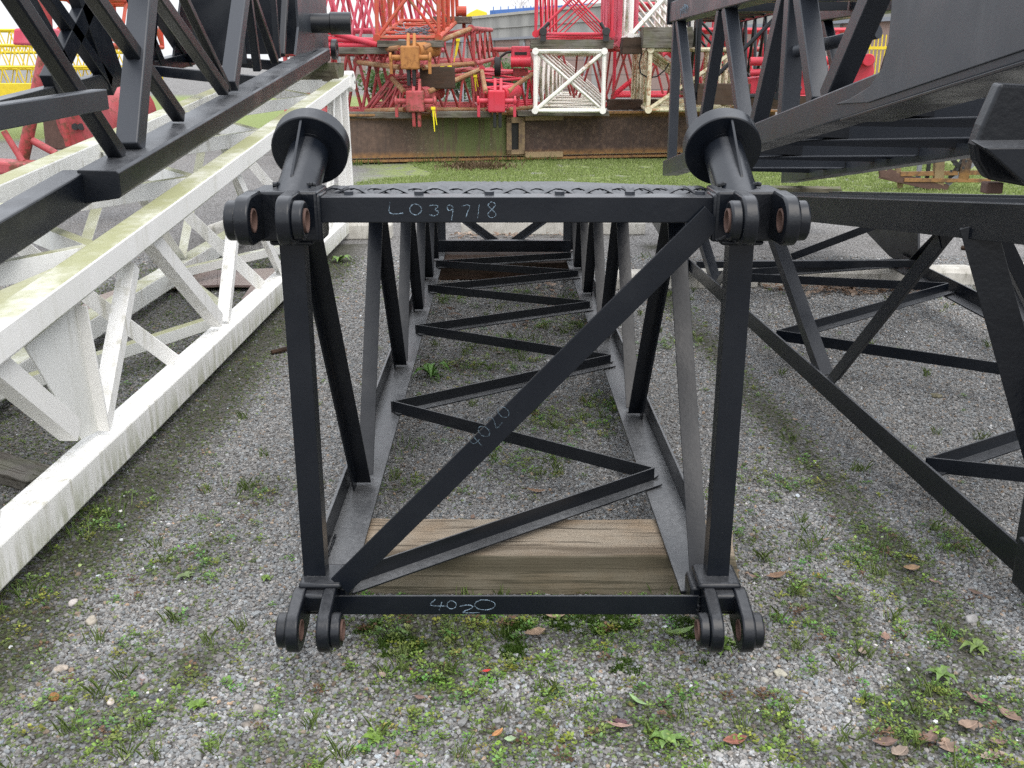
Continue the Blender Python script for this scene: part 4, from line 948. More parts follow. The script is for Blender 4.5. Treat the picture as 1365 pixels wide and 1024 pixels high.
def vnoise(x, y, s, seed=0):
    """cheap smooth value noise"""
    g = np.random.default_rng(seed).random((256, 256)); X, Yy = x * s + 400, y * s + 400; i, j = np.floor(X).astype(int), np.floor(Yy).astype(int); a, b = X - i, Yy - j; a, b = a * a * (3 - 2 * a), b * b * (3 - 2 * b)
    G = lambda p, q: g[p % 256, q % 256]
    return (G(i, j) * (1 - a) + G(i + 1, j) * a) * (1 - b) + (G(i, j + 1) * (1 - a) + G(i + 1, j + 1) * a) * b
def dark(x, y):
    """damp dark earth and painted-in contact shade below and beside the boom sections"""
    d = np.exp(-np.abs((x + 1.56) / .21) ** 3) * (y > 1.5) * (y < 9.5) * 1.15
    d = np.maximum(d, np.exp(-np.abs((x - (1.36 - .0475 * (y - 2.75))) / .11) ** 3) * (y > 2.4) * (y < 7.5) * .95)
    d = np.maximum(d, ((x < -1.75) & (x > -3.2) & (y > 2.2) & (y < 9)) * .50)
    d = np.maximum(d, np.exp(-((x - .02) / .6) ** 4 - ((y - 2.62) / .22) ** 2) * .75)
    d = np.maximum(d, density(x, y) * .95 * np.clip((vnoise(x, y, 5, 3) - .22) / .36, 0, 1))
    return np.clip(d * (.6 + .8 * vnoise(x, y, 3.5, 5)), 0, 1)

k = NT('gravel_ground'); P_ = k.pos
sp = k.n('ShaderNodeSeparateXYZ'); k.l(P_, sp.inputs[0])
nb = k.noise(.9, 5, P_, rnd=False); nf = k.noise(9, 4, P_, rnd=False)
vc = k.n('ShaderNodeTexVoronoi'); k.l(P_, vc.inputs[0]); vc.inputs['Scale'].default_value = 88
sepc = k.n('ShaderNodeSeparateColor'); k.l(vc.outputs['Color'], sepc.inputs[0])
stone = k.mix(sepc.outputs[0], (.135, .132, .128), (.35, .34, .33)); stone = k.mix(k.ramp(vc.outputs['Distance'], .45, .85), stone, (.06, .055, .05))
att = k.n('ShaderNodeAttribute', attribute_name='soil_shade'); soil_shade = att.outputs['Fac']
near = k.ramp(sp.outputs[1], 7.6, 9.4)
soil_shade_c = k.mix(k.ramp(nf, .35, .65), (.055, .048, .040), (.11, .10, .088)); soil_shade_c = k.mix(k.math('MULTIPLY', soil_shade, .8), soil_shade_c, (.035, .038, .018))
c_ = k.mix(k.math('MULTIPLY', soil_shade, .85), stone, soil_shade_c)  # mask darkens the ground as damp earth and as painted boom shade
c_ = k.mix(k.math('MULTIPLY', k.ramp(nb, .45, .7), .4), c_, (.10, .095, .085))
gz = k.math('MULTIPLY', k.ramp(sp.outputs[1], 11.3, 12.8), k.ramp(sp.outputs[1], 30, 22)); gx = k.ramp(k.math('ADD', sp.outputs[0], k.math('MULTIPLY', k.noise(.7, 4, P_, rnd=False), 2.4)), -1.6, -.5)
gm = k.math('MULTIPLY', k.math('MULTIPLY', gz, gx), k.ramp(k.noise(4.5, 6, P_, rnd=False, rough=.7), .36, .52))
lawn = k.math('MULTIPLY', k.ramp(sp.outputs[0], -4.5, -5.5), k.math('MULTIPLY', k.ramp(sp.outputs[1], 22, 24), k.ramp(sp.outputs[1], 60, 50)))
gm = k.math('MAXIMUM', gm, lawn)
c_ = k.mix(gm, c_, k.mix(k.ramp(k.noise(26, 5, P_, rnd=False, rough=.7), .3, .7), (.11, .155, .045), (.30, .34, .14)))
k.bump(k.math('MULTIPLY', vc.outputs['Distance'], -1.0), .8, .012); M['ground'] = k.fin(c_, .95, 0, .15)
xs = np.concatenate([[-600, -200, -60, -20, -8], np.linspace(-5, 6, 111), [9, 20, 60, 200, 600]]); ys = np.concatenate([[-300, -60, -10, 0], np.linspace(1, 12, 111), [14, 18, 24, 40, 80, 200, 600, 1500]])
Xg, Yg = np.meshgrid(xs, ys); nx, ny = len(xs), len(ys); idx = np.arange(nx * ny).reshape(ny, nx)
gv = np.stack([Xg.ravel(), Yg.ravel(), np.zeros(nx * ny)], 1); gf = np.stack([idx[:-1, :-1], idx[:-1, 1:], idx[1:, 1:], idx[1:, :-1]], -1).reshape(-1, 4)
go = np_mesh('ground', gv, gf, M['ground']); structure(go)
sa = go.data.attributes.new('soil_shade', 'FLOAT', 'POINT'); sa.data.foreach_set('value', dark(gv[:, 0], gv[:, 1]).astype(np.float32))

# ------------------------------------------------------------------ loose gravel (geometry-node instances)
def frustum_points(n, y0, y1, margin=.35):
    """points spread evenly over the ground strip the photo and a step aside can see"""
    y = rng.uniform(y0, y1, n * 2); x = rng.uniform(-1, 1, n * 2); w = y * .56 + margin; keep = rng.random(n * 2) < w / (y1 * .56 + margin); return (x * w)[keep], y[keep]
def gravel():
    xs_, ys_ = [], []
    for y0, y1, dens in ((1.55, 3.5, 15500), (3.5, 5.5, 8500), (5.5, 8.8, 4200)):
        area = .56 * (y1 * y1 - y0 * y0) + .7 * (y1 - y0); n = int(area * dens); a, b = frustum_points(n * 2, y0, y1); xs_.append(a[:n]); ys_.append(b[:n])
    x, y = np.concatenate(xs_), np.concatenate(ys_); n = len(x)
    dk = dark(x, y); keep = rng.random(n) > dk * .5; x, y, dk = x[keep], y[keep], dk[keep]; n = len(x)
    r = np.exp(rng.normal(math.log(.0048), .25, n)) * (1 + .05 * np.maximum(y - 3.5, 0)); r = np.clip(r, .003, .014)
    sc3 = r[:, None] * np.stack([rng.uniform(.8, 1.35, n), rng.uniform(.7, 1.1, n), rng.uniform(.5, .85, n)], 1)
    z = sc3[:, 2] * rng.uniform(-.1, .75, n)
    b = rng.beta(2.2, 2.8, n) * .34 + .115; b *= 1 - .55 * dk; warm = rng.random(n); c = np.stack([b * .94, b * .935, b * .915], 1)  # pebbles darkened by the same mask of earth and painted shade
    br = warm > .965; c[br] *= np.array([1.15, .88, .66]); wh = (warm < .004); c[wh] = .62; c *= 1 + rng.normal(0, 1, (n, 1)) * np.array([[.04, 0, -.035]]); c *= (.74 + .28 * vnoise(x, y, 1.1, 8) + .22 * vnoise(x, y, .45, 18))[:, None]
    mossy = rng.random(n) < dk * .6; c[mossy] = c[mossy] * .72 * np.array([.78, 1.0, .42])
    me = bpy.data.meshes.new('gravel'); me.vertices.add(n); me.vertices.foreach_set('co', np.stack([x, y, z], 1).astype(np.float32).ravel())
    def A_(nm, ty, arr, key):
        a = me.attributes.new(nm, ty, 'POINT'); a.data.foreach_set(key, arr.astype(np.float32 if ty != 'INT' else np.int32).ravel())
    A_('scl', 'FLOAT_VECTOR', sc3, 'vector'); A_('rot', 'FLOAT_VECTOR', np.stack([rng.uniform(-.5, .5, n), rng.uniform(-.5, .5, n), rng.uniform(0, 6.28, n)], 1), 'vector'); A_('var', 'INT', rng.integers(0, 5, n), 'value'); A_('lcol', 'FLOAT_COLOR', np.c_[c, np.ones(n)], 'color')
    o = bpy.data.objects.new('gravel', me); col.objects.link(o); stuff(o)
    m = attr_mat('pebble', .85, 0, False); me.materials.append(m)
    g = bpy.data.node_groups.new('scatter_pebbles', 'GeometryNodeTree'); g.interface.new_socket('Geometry', in_out='INPUT', socket_type='NodeSocketGeometry'); g.interface.new_socket('Geometry', in_out='OUTPUT', socket_type='NodeSocketGeometry')
    N = g.nodes.new; L = g.links.new; gi, gout, jn = N('NodeGroupInput'), N('NodeGroupOutput'), N('GeometryNodeJoinGeometry')
    def na(nm, ty):
        q = N('GeometryNodeInputNamedAttribute'); q.data_type = ty; q.inputs['Name'].default_value = nm; return q.outputs['Attribute']
    scl, rot, var = na('scl', 'FLOAT_VECTOR'), na('rot', 'FLOAT_VECTOR'), na('var', 'INT'); e2r = N('FunctionNodeEulerToRotation'); L(rot, e2r.inputs[0])
    for q in range(5):
        ico = N('GeometryNodeMeshIcoSphere'); ico.inputs['Radius'].default_value = 1; ico.inputs['Subdivisions'].default_value = 2
        ps = N('GeometryNodeInputPosition'); ad = N('ShaderNodeVectorMath'); ad.operation = 'ADD'; L(ps.outputs[0], ad.inputs[0]); ad.inputs[1].default_value = (q * 7.3, q * 3.1, 0)
        nz = N('ShaderNodeTexNoise'); nz.inputs['Scale'].default_value = 1.1; nz.inputs['Detail'].default_value = 1; L(ad.outputs[0], nz.inputs['Vector'])
        su = N('ShaderNodeVectorMath'); su.operation = 'SUBTRACT'; L(nz.outputs['Color'], su.inputs[0]); su.inputs[1].default_value = (.5, .5, .5); ml = N('ShaderNodeVectorMath'); ml.operation = 'SCALE'; L(su.outputs[0], ml.inputs[0]); ml.inputs['Scale'].default_value = 1.5
        sp_ = N('GeometryNodeSetPosition'); L(ico.outputs['Mesh'], sp_.inputs['Geometry']); L(ml.outputs[0], sp_.inputs['Offset'])
        sm = N('GeometryNodeSetMaterial'); sm.inputs['Material'].default_value = m; L(sp_.outputs[0], sm.inputs[0])
        cmp_ = N('FunctionNodeCompare'); cmp_.data_type = 'INT'; cmp_.operation = 'EQUAL'; L(var, cmp_.inputs[2]); cmp_.inputs[3].default_value = q
        ip = N('GeometryNodeInstanceOnPoints'); L(gi.outputs[0], ip.inputs['Points']); L(cmp_.outputs[0], ip.inputs['Selection']); L(sm.outputs[0], ip.inputs['Instance']); L(e2r.outputs[0], ip.inputs['Rotation']); L(scl, ip.inputs['Scale']); L(ip.outputs[0], jn.inputs[0])
    L(jn.outputs[0], gout.inputs[0]); md = o.modifiers.new('scatter', 'NODES'); md.node_group = g
    return o
gravel()

# ------------------------------------------------------------------ weeds
def leaf_quads(p, d, w, l, up=.3):
    """p base points, d unit directions, l length, w width -> 6-vertex leaves folded along the rib"""
    n = len(p); side = np.cross(d, np.array([0, 0, 1.0])); side /= np.linalg.norm(side, axis=1)[:, None] + 1e-9; nrm = np.cross(side, d)
    l, w = l[:, None], w[:, None]
    a = p; b = p + d * l * .35 + side * w * .5 + nrm * w * .1; c = p + d * l * .75 + side * w * .42 + nrm * w * .1; t = p + d * l; e = p + d * l * .75 - side * w * .42 + nrm * w * .1; f = p + d * l * .35 - side * w * .5 + nrm * w * .1
    return np.stack([a, b, c, t, e, f], 1)
def weeds():
    x, y = frustum_points(60000, 1.6, 8.4, .3); d = density(x, y); d2 = d * np.clip((vnoise(x, y, 7, 1) - .30) / .28, 0, 1) * (.35 + 1.3 * vnoise(x, y, 17, 2)) + .018 * (vnoise(x, y, 4, 9) > .5)
    keep = rng.random(len(x)) < d2 * .62; x, y = x[keep], y[keep]; n = len(x)
    V_, F_, C_ = [], [], []; size = rng.uniform(.5, 1.25, n)
    base_c = np.stack([rng.uniform(.13, .22, n), rng.uniform(.23, .32, n), rng.uniform(.05, .09, n)], 1); yel = rng.random(n) < .18; base_c[yel] = base_c[yel] * np.array([1.35, 1.0, .8]); red = rng.random(n) < .05; base_c[red] = np.array([.17, .10, .06])
    pts, dirs, ls, ws, cs = [], [], [], [], []
    for k_ in range(22):
        a = rng.uniform(0, 6.283, n); rad = rng.uniform(.0, .022, n) * size; h = rng.uniform(.003, .026, n) * size * (1 - rad / .04)
        p = np.stack([x + np.cos(a) * rad, y + np.sin(a) * rad, h], 1); a2 = a + rng.normal(0, .8, n); tilt = rng.uniform(-.1, .75, n)
        dd = np.stack([np.cos(a2) * np.cos(tilt), np.sin(a2) * np.cos(tilt), np.sin(tilt)], 1)
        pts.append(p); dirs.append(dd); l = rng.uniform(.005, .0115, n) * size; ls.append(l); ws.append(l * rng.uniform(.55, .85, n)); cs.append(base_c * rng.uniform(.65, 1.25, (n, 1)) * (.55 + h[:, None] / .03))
    p, dd, l, w, cc = map(np.concatenate, (pts, dirs, ls, ws, cs)); q = leaf_quads(p, dd, w, l); m = len(q)
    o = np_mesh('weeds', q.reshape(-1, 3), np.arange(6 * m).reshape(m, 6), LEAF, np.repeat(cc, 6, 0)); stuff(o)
weeds()
def blades(name, x, y, hmin, hmax, wid, c0, c1, lean=.5):
    n = len(x); h = rng.uniform(hmin, hmax, n); a = rng.uniform(0, 6.283, n); ln = rng.uniform(.1, lean, n) * h; bx, by = np.cos(a), np.sin(a); sx, sy = -by * wid, bx * wid; z = np.zeros(n)
    P0 = np.stack([x - sx, y - sy, z], 1); P1 = np.stack([x + sx, y + sy, z], 1); P2 = np.stack([x + sx * .7 + bx * ln * .4, y + sy * .7 + by * ln * .4, h * .6], 1); P3 = np.stack([x - sx * .7 + bx * ln * .4, y - sy * .7 + by * ln * .4, h * .6], 1); P4 = np.stack([x + bx * ln, y + by * ln, h], 1)
    vs = np.stack([P0, P1, P2, P4, P3], 1).reshape(-1, 3); f = np.arange(5 * n).reshape(n, 5); t = rng.random((n, 1)); c = np.array(c0) * (1 - t) + np.array(c1) * t
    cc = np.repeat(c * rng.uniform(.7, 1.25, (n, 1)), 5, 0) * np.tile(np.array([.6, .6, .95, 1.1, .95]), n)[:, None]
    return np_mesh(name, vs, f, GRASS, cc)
# grass verge in front of the girders
n = 120000; x = rng.uniform(-3.2, 7.5, n); y = rng.uniform(11.4, 18.2, n); e = vnoise(x, y, .7, 20); kp = ((x + 2.4 * e) > -.9) & (vnoise(x, y, 2.2, 21) + .5 * vnoise(x, y, 9, 23) > .42) & (y + .8 * vnoise(x, y, 1.3, 22) > 12.0); x, y = x[kp], y[kp]
stuff(blades('grass', x, y, .012, .042, .006, (.20, .28, .07), (.33, .39, .15)))
n = 900; x = rng.uniform(-3.0, 5, n); y = 17.72 + x * .2138 + rng.normal(0, .08, n); kp = vnoise(x, y, 1.6, 51) > .5; x, y = x[kp], y[kp]; stuff(blades('tall_grass', x, y, .03, .14, .006, (.09, .15, .03), (.18, .25, .06)))
# small grass tufts among the gravel
tx, ty = frustum_points(2600, 1.7, 8.2, .3); dd_ = density(tx, ty); kp = rng.random(len(tx)) < dd_ * .35 + .02; tx, ty = tx[kp], ty[kp]; rep = 16
x = np.repeat(tx, rep) + rng.normal(0, .012, len(tx) * rep); y = np.repeat(ty, rep) + rng.normal(0, .012, len(tx) * rep); stuff(blades('grass_tufts', x, y, .015, .06, .0016, (.17, .25, .06), (.28, .36, .12), .9))
ex = [(130, 690), (100, 715), (310, 180), (140, 685), (60, 790), (1195, 735), (1290, 690), (1150, 745), (540, 600), (590, 395), (770, 440), (765, 398), (690, 470), (1085, 725), (880, 775), (905, 800), (330, 652), (1190, 330), (860, 345), (1275, 735)]
x, y = [], []
for u, v in ex:
    p = at(u, v, Z=0); x.append(p.x + rng.normal(0, .045, 26)); y.append(p.y + rng.normal(0, .045, 26))
stuff(blades('grass_sprigs', np.concatenate(x), np.concatenate(y), .02, .062, .0018, (.16, .26, .06), (.26, .36, .11), .8))
# moss cushions along the front bar
mx, my = frustum_points(9000, 1.8, 3.6, .2); mk = (np.exp(-((mx - .1) / .55) ** 4 - ((my - 2.55) / .16) ** 2) > .25) & (vnoise(mx, my, 9, 31) > .58); mx, my = mx[mk], my[mk]
rep = 60; x = np.repeat(mx, rep) + rng.normal(0, .008, len(mx) * rep); y = np.repeat(my, rep) + rng.normal(0, .008, len(mx) * rep); stuff(blades('moss', x, y, .005, .014, .0014, (.045, .10, .012), (.09, .16, .02), 1.2))

# ------------------------------------------------------------------ single weeds
def rosette(label, u, v, n, l, w, colr, upr=.35, name='weed', cat='weed'):
    p = at(u, v, Z=0); m = MB(); root = thing(name, label, cat, p)
    cset = NT('weed_leaf'); cm = cset.mix(cset.ramp(cset.noise(60, 3), .35, .65), tuple(c * .72 for c in colr), tuple(c * .42 for c in colr)); M['wl'] = cset.fin(cm, .5)
    for i in range(n):
        a = 6.283 * i / n + random.uniform(-.3, .3); L_ = .8 * l * random.uniform(.5, 1.1); W_ = w * random.uniform(.8, 1.15); el = upr * random.uniform(.4, 1.4); vs = []; K = 7
        for j in range(K + 1):
            t = j / K; r_ = L_ * t; zz = .008 + L_ * el * math.sin(t * 2.4) * .8 - .25 * L_ * t * t * el; ww = W_ * (math.sin(min(t * 1.05 + .04, 1) * math.pi) ** .7) * .5 * (1 + .12 * (-1) ** j) if 0 < j < K else W_ * .06
            c, s_ = math.cos(a), math.sin(a); vs += [p + V((c * r_ - s_ * ww, s_ * r_ + c * ww, zz + ww * .3)), p + V((c * r_, s_ * r_, zz)), p + V((c * r_ + s_ * ww, s_ * r_ - c * ww, zz + ww * .3))]
        mm = MB(); mm.add(vs, [q for j in range(K) for q in ((3 * j, 3 * j + 1, 3 * j + 4, 3 * j + 3), (3 * j + 1, 3 * j + 2, 3 * j + 5, 3 * j + 4))]); mm.build('leaf', 'wl', root, 0, True)
rosette('upright green dandelion weed with broad leaves inside the centre boom at left', 575, 505, 8, .15, .05, (.13, .30, .04), .8)
rosette('pale rosette weed on the gravel left of the centre boom front', 247, 772, 9, .045, .016, (.24, .33, .13), .4)
rosette('small leafy weed under the front right pin fork', 960, 872, 7, .06, .022, (.20, .34, .05), .8)
rosette('bright weed with spreading leaves at the right edge foreground', 1302, 868, 8, .075, .02, (.22, .33, .08), .5)
rosette('purple leaved weed in the foreground right of centre', 828, 968, 7, .035, .018, (.17, .085, .095), .25)
rosette('large jagged green leaf weed at the bottom of the picture, right of centre', 885, 990, 6, .07, .026, (.22, .38, .09), .5)
rosette('yellow green seedling at bottom left of centre', 500, 990, 6, .05, .022, (.22, .36, .06), .4)
rosette('round leaved green weed on the gravel at lower left', 265, 945, 8, .04, .024, (.20, .34, .05), .4)
rosette('light green weed beside the timber left of the front left post', 355, 775, 7, .035, .02, (.22, .36, .05), .5)
rosette('green dandelion weed seen beyond the front left post of the centre boom', 452, 350, 9, .16, .04, (.20, .36, .06), .7)
rosette('leafy weed lower right of the picture by the dead leaves', 1255, 905, 8, .06, .02, (.18, .30, .07), .5)
rosette('grey green round weed in front of the bottom bar', 742, 925, 6, .035, .024, (.17, .24, .12), .3)

# ------------------------------------------------------------------ fallen leaves, stones, litter
def dead_leaf(label, u, v, l, w, rot, colr, curl=.35, group=None, z=.012, name='fallen_leaf', cat='leaf', lobed=False):
    p = at(u, v, Z=z) if not isinstance(u, V) else u; vs = []; K = 10
    for j in range(K + 1):
        t = j / K; ww = w * .5 * (math.sin(math.pi * min(max(t, .02), .985)) ** .8) * (1 + (.35 if lobed else .08) * math.sin(j * 2.6)); x = (t - .5) * l
        zz = curl * l * (t - .5) ** 2 * 1.6
        vs += [V((x, -ww, zz + curl * ww * .9)), V((x, 0, zz)), V((x, ww, zz + curl * ww * random.uniform(.4, 1.2)))]
    vs += [V((-.5 * l - .3 * l, .03 * l, .02 * l)), V((-.5 * l, .008, 0))]
    f = [q for j in range(K) for q in ((3 * j, 3 * j + 1, 3 * j + 4, 3 * j + 3), (3 * j + 1, 3 * j + 2, 3 * j + 5, 3 * j + 4))] + [(3 * K + 3, 3 * K + 4, 1)]
    kk = NT('dead_leaf'); sp2 = kk.n('ShaderNodeSeparateXYZ'); kk.l(kk.obj, sp2.inputs[0]); vein = kk.ramp(kk.math('ABSOLUTE', sp2.outputs[1]), .0, .0022, .6, 0.0)
    M['dl'] = kk.fin(kk.mix(vein, kk.mix(kk.ramp(kk.noise(45, 4), .35, .65), colr, tuple(c * .55 for c in colr)), tuple(min(1, c * 1.5) for c in colr)), .75)
    mb = MB(); mb.add(vs, f); o = mb.build(name, 'dl', None, 0, True); o.location = p; o.rotation_euler = (random.uniform(-.15, .15), random.uniform(-.15, .15), rot)
    return tag(o, label, cat, group)
BR = [(.22, .145, .11), (.27, .19, .14), (.18, .115, .09), (.31, .24, .19), (.21, .135, .11)]
big = [(980, 988, .062, .042, .1, (.33, .13, .09), 'reddish brown oval leaf lying flat in the lower right foreground'), (715, 655, .08, .03, -.2, (.30, .19, .12), 'curled brown leaf on the gravel inside the centre boom'), (713, 845, .07, .05, .4, (.36, .25, .17), 'pale crumpled leaf in front of the bottom bar'), (740, 822, .06, .03, 0, (.38, .27, .19), 'small tan leaf touching the bottom bar of the centre boom'),
       (1035, 768, .07, .035, .2, (.26, .16, .10), 'brown leaf right of the front right post'), (1215, 758, .055, .035, 0, (.28, .18, .10), 'brown leaf below the lower right boom section'), (905, 843, .105, .026, .45, (.26, .38, .14), 'long narrow green leaf on the gravel left of the right pin fork'), (825, 968, .07, .02, -.1, (.34, .22, .18), 'thin brown stick-like leaf next to the purple weed'), (663, 978, .04, .018, .8, (.42, .20, .08), 'small orange leaf in the foreground'), (680, 986, .03, .024, 0, (.30, .40, .22), 'pale green round leaf beside the orange leaf'), (1180, 850, .05, .025, 1.3, (.26, .16, .12), 'upright curled brown leaf left of the lower right weeds'), (850, 935, .06, .018, -.7, (.24, .36, .16), 'slim green leaf lying in the foreground right of centre'), (648, 895, .028, .014, .5, (.50, .05, .04), 'tiny red leaf on the moss in the foreground'), (945, 758, .03, .02, .3, (.34, .20, .15), 'small dry leaf lying on the right bottom chord')]
for u, v, l, w, rz, c, lab in big: dead_leaf(lab, u, v, l, w, rz, c, .35, None, .19 if 'chord' in lab else .014)
for i, (u, v) in enumerate([(1305, 935), (1290, 970), (1240, 985), (1200, 1005), (1330, 990), (1345, 955), (1265, 1000), (1180, 990), (1320, 1010)]):
    dead_leaf('dry brown leaf in the drift of dead leaves at the lower right corner', u, v, random.uniform(.045, .085), random.uniform(.025, .045), random.uniform(0, 6.28), BR[i % 5], random.uniform(.2, .6), 'dead leaves at the lower right corner', lobed=i % 2 == 0)
for i, (u, v) in enumerate([(1120, 800), (1150, 870), (1245, 775), (1300, 790), (1100, 720), (1110, 690), (1270, 640), (190, 905), (630, 690), (640, 665), (560, 930), (510, 900), (530, 1005), (1005, 770), (1060, 560), (690, 455), (665, 470), (860, 770)]):
    dead_leaf('small dry leaf scattered alone on the gravel', u, v, random.uniform(.025, .05), random.uniform(.014, .026), random.uniform(0, 6.28), BR[(i + 2) % 5], random.uniform(.2, .6), 'small leaves scattered on the gravel')
dead_leaf('orange brown leaf near the far end inside the centre boom', 652, 382, .11, .06, .1, (.38, .15, .06)); dead_leaf('dark curled leaf on gravel near the far timber', 690, 398, .15, .06, .1, (.16, .09, .055))
# leaf drift against the wheel stops (uncountable)
n = 420; x = np.concatenate([rng.uniform(1.95, 3.6, n), rng.uniform(-.6, .9, 120), rng.uniform(-.5, .8, 160)]); y = np.concatenate([7.44 - np.abs(rng.normal(0, .14, n)), 9.85 - np.abs(rng.normal(0, .1, 120)), rng.uniform(6.2, 7.5, 160)]); kp = vnoise(x, y, 3, 40) > .38; x, y = x[kp], y[kp]; m = len(x)
a = rng.uniform(0, 6.283, m); tl_ = rng.uniform(-.4, .6, m); d_ = np.stack([np.cos(a) * np.cos(tl_), np.sin(a) * np.cos(tl_), np.sin(tl_)], 1); l = rng.uniform(.03, .085, m)
q = leaf_quads(np.stack([x, y, rng.uniform(.01, .035, m)], 1), d_, l * .5, l); t = rng.random((m, 1)); cc = np.array([.26, .15, .09]) * (1 - t) + np.array([.42, .33, .26]) * t
stuff(np_mesh('leaf_litter', q.reshape(-1, 3), np.arange(6 * m).reshape(m, 6), LEAF, np.repeat(cc * rng.uniform(.6, 1.2, (m, 1)), 6, 0)))
# dirt heap with dead grass at the girder foot
n = 800; x = -.62 + rng.normal(0, .27, n); y = 16.7 + rng.normal(0, .22, n); stuff(blades('dead_grass', x, y, .02, .12, .008, (.13, .085, .05), (.28, .20, .12), 1.6))

def stone(label, u, v, s, colr, group=None):
    p = at(u, v, Z=0); bm = bmesh.new(); bmesh.ops.create_icosphere(bm, subdivisions=3, radius=1); sx, sy, sz = s * random.uniform(.9, 1.2), s * random.uniform(.7, .9), s * random.uniform(.5, .7); sd = random.random() * 50
    from mathutils import noise as mn
    for vv in bm.verts:
        k_ = 1 + .38 * mn.noise(vv.co * 1.1 + V((sd, 0, 0))); vv.co = V((vv.co.x * sx * k_, vv.co.y * sy * k_, vv.co.z * sz * k_))
    for f in bm.faces: f.smooth = True
    me = bpy.data.meshes.new('stone'); bm.to_mesh(me); bm.free(); kk = NT('stone'); kk.bump(kk.noise(180, 4), .4, .002); me.materials.append(kk.fin(kk.mix(kk.ramp(kk.noise(60, 4), .35, .65), colr, tuple(c * .6 for c in colr)), .85))
    o = bpy.data.objects.new('stone', me); col.objects.link(o); o.location = (p.x, p.y, sz * .55); o.rotation_euler = (0, 0, random.uniform(0, 6)); return tag(o, label, 'stone', group)
for u, v, s, c, lab in ((72, 931, .016, (.42, .20, .07), 'orange brown stone at the lower left'), (345, 948, .019, (.30, .27, .23), 'largest grey brown stone left of centre in the foreground'), (329, 968, .014, (.24, .21, .18), 'brown grey stone touching the largest foreground stone on its left'), (343, 968, .013, (.27, .24, .22), 'smaller grey stone just below the largest foreground stone'), (190, 908, .018, (.34, .32, .32), 'smooth pale grey stone on the left gravel'),
                     (82, 893, .018, (.42, .36, .30), 'tan stone on the left above the orange brown stone'), (148, 938, .013, (.55, .48, .42), 'pinkish pale stone beside the orange brown stone'), (98, 805, .017, (.50, .46, .43), 'whitish stone near the white boom at left'), (225, 700, .010, (.8, .76, .75), 'small white chip on the gravel right of the white boom'), (122, 830, .020, (.40, .36, .30), 'flat brownish stone between weeds at left'), (1040, 900, .018, (.50, .47, .38), 'pale elongated stone in front of the right pin fork'), (1018, 908, .012, (.44, .42, .38), 'small pale stone beside the elongated one, right foreground'), (1295, 828, .022, (.32, .31, .30), 'grey stone at the right under the lower boom'), (308, 938, .010, (.42, .30, .2), 'little tan stone left of the largest foreground stone'), (1180, 580, .022, (.46, .40, .30), 'yellowish stone under the lower right section'), (1247, 530, .024, (.22, .20, .13), 'mossy round stone under the lower right section')):
    stone(lab, u, v, s, c)
# black stick and a litter bit on the far gravel
a, b = at(1282, 330, Z=.02), at(1310, 334, Z=.02); tag(MB().tube(a, b, .02, 8).build('stick', 'wood_dark', None), 'dark stick on the gravel far right behind the raking braces', 'stick')
a, b = at(362, 470, Z=.015), at(420, 462, Z=.015); tag(MB().path([a, (a + b) / 2 + V((0, .02, .01)), b], .014, 8).build('stick', 'wood_dark', None), 'dark bark stick on the gravel left of the front left post', 'stick')

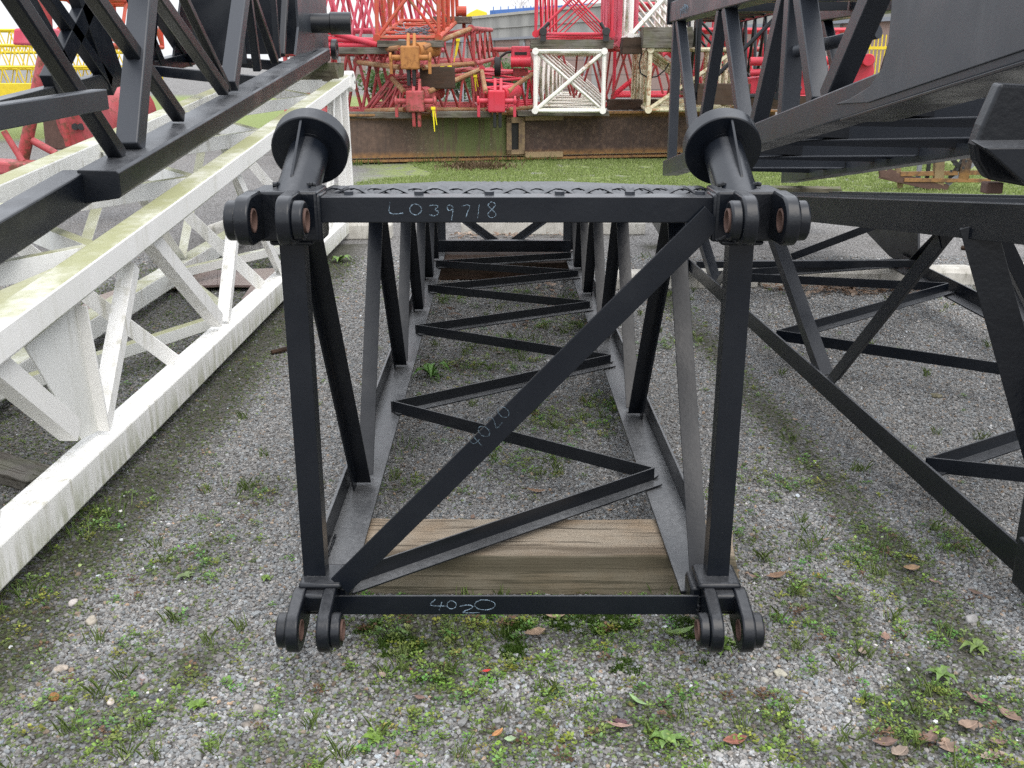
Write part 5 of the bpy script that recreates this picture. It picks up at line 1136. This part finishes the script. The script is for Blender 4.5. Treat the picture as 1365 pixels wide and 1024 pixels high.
# ================================================================== light
w = bpy.data.worlds.new('World'); sc.world = w; w.use_nodes = True; nt = w.node_tree; nt.nodes.clear()
EL, AZ = R(58), R(150)     # sun high, behind the camera on the right
out = nt.nodes.new('ShaderNodeOutputWorld'); sky = nt.nodes.new('ShaderNodeTexSky'); sky.sky_type = 'NISHITA'; sky.sun_disc = False; sky.sun_elevation = EL; sky.sun_rotation = AZ; sky.air_density = 1.5; sky.dust_density = 4
b1 = nt.nodes.new('ShaderNodeBackground'); b1.inputs[1].default_value = .05; nt.links.new(sky.outputs[0], b1.inputs[0])
b2 = nt.nodes.new('ShaderNodeBackground'); b2.inputs[1].default_value = 1.5      # the white cloud layer
tc = nt.nodes.new('ShaderNodeTexCoord'); nz = nt.nodes.new('ShaderNodeTexNoise'); nz.inputs['Scale'].default_value = 2.2; nz.inputs['Detail'].default_value = 5; nt.links.new(tc.outputs['Generated'], nz.inputs['Vector'])
cr = nt.nodes.new('ShaderNodeValToRGB'); cr.color_ramp.elements[0].position = .3; cr.color_ramp.elements[0].color = (.98, 1.01, 1.07, 1); cr.color_ramp.elements[1].position = .7; cr.color_ramp.elements[1].color = (1.06, 1.09, 1.14, 1); nt.links.new(nz.outputs['Fac'], cr.inputs[0]); sx = nt.nodes.new('ShaderNodeSeparateXYZ'); nt.links.new(tc.outputs['Generated'], sx.inputs[0]); mr = nt.nodes.new('ShaderNodeMapRange'); nt.links.new(sx.outputs[2], mr.inputs[0])
mr.inputs[1].default_value = 0; mr.inputs[2].default_value = 1; mr.inputs[3].default_value = .95; mr.inputs[4].default_value = 2.15
nt.links.new(cr.outputs[0], b2.inputs[0]); nt.links.new(mr.outputs[0], b2.inputs[1])
ad = nt.nodes.new('ShaderNodeAddShader'); nt.links.new(b1.outputs[0], ad.inputs[0]); nt.links.new(b2.outputs[0], ad.inputs[1]); nt.links.new(ad.outputs[0], out.inputs[0])
sl = bpy.data.lights.new('sun', 'SUN'); sl.energy = 1.6; sl.angle = R(50); sl.color = (1, .97, .92); so = bpy.data.objects.new('sun', sl); col.objects.link(so)
dv = V((math.cos(EL) * math.sin(AZ), math.cos(EL) * math.cos(AZ), math.sin(EL))); so.rotation_euler = dv.to_track_quat('Z', 'Y').to_euler()

sc.view_settings.view_transform = 'Standard'; sc.view_settings.look = 'None'; sc.view_settings.exposure = 0
sc.cycles.use_denoising = False; sc.cycles.max_bounces = 5; sc.cycles.diffuse_bounces = 3; sc.cycles.glossy_bounces = 3; sc.cycles.transparent_max_bounces = 8; sc.cycles.sample_clamp_indirect = 6
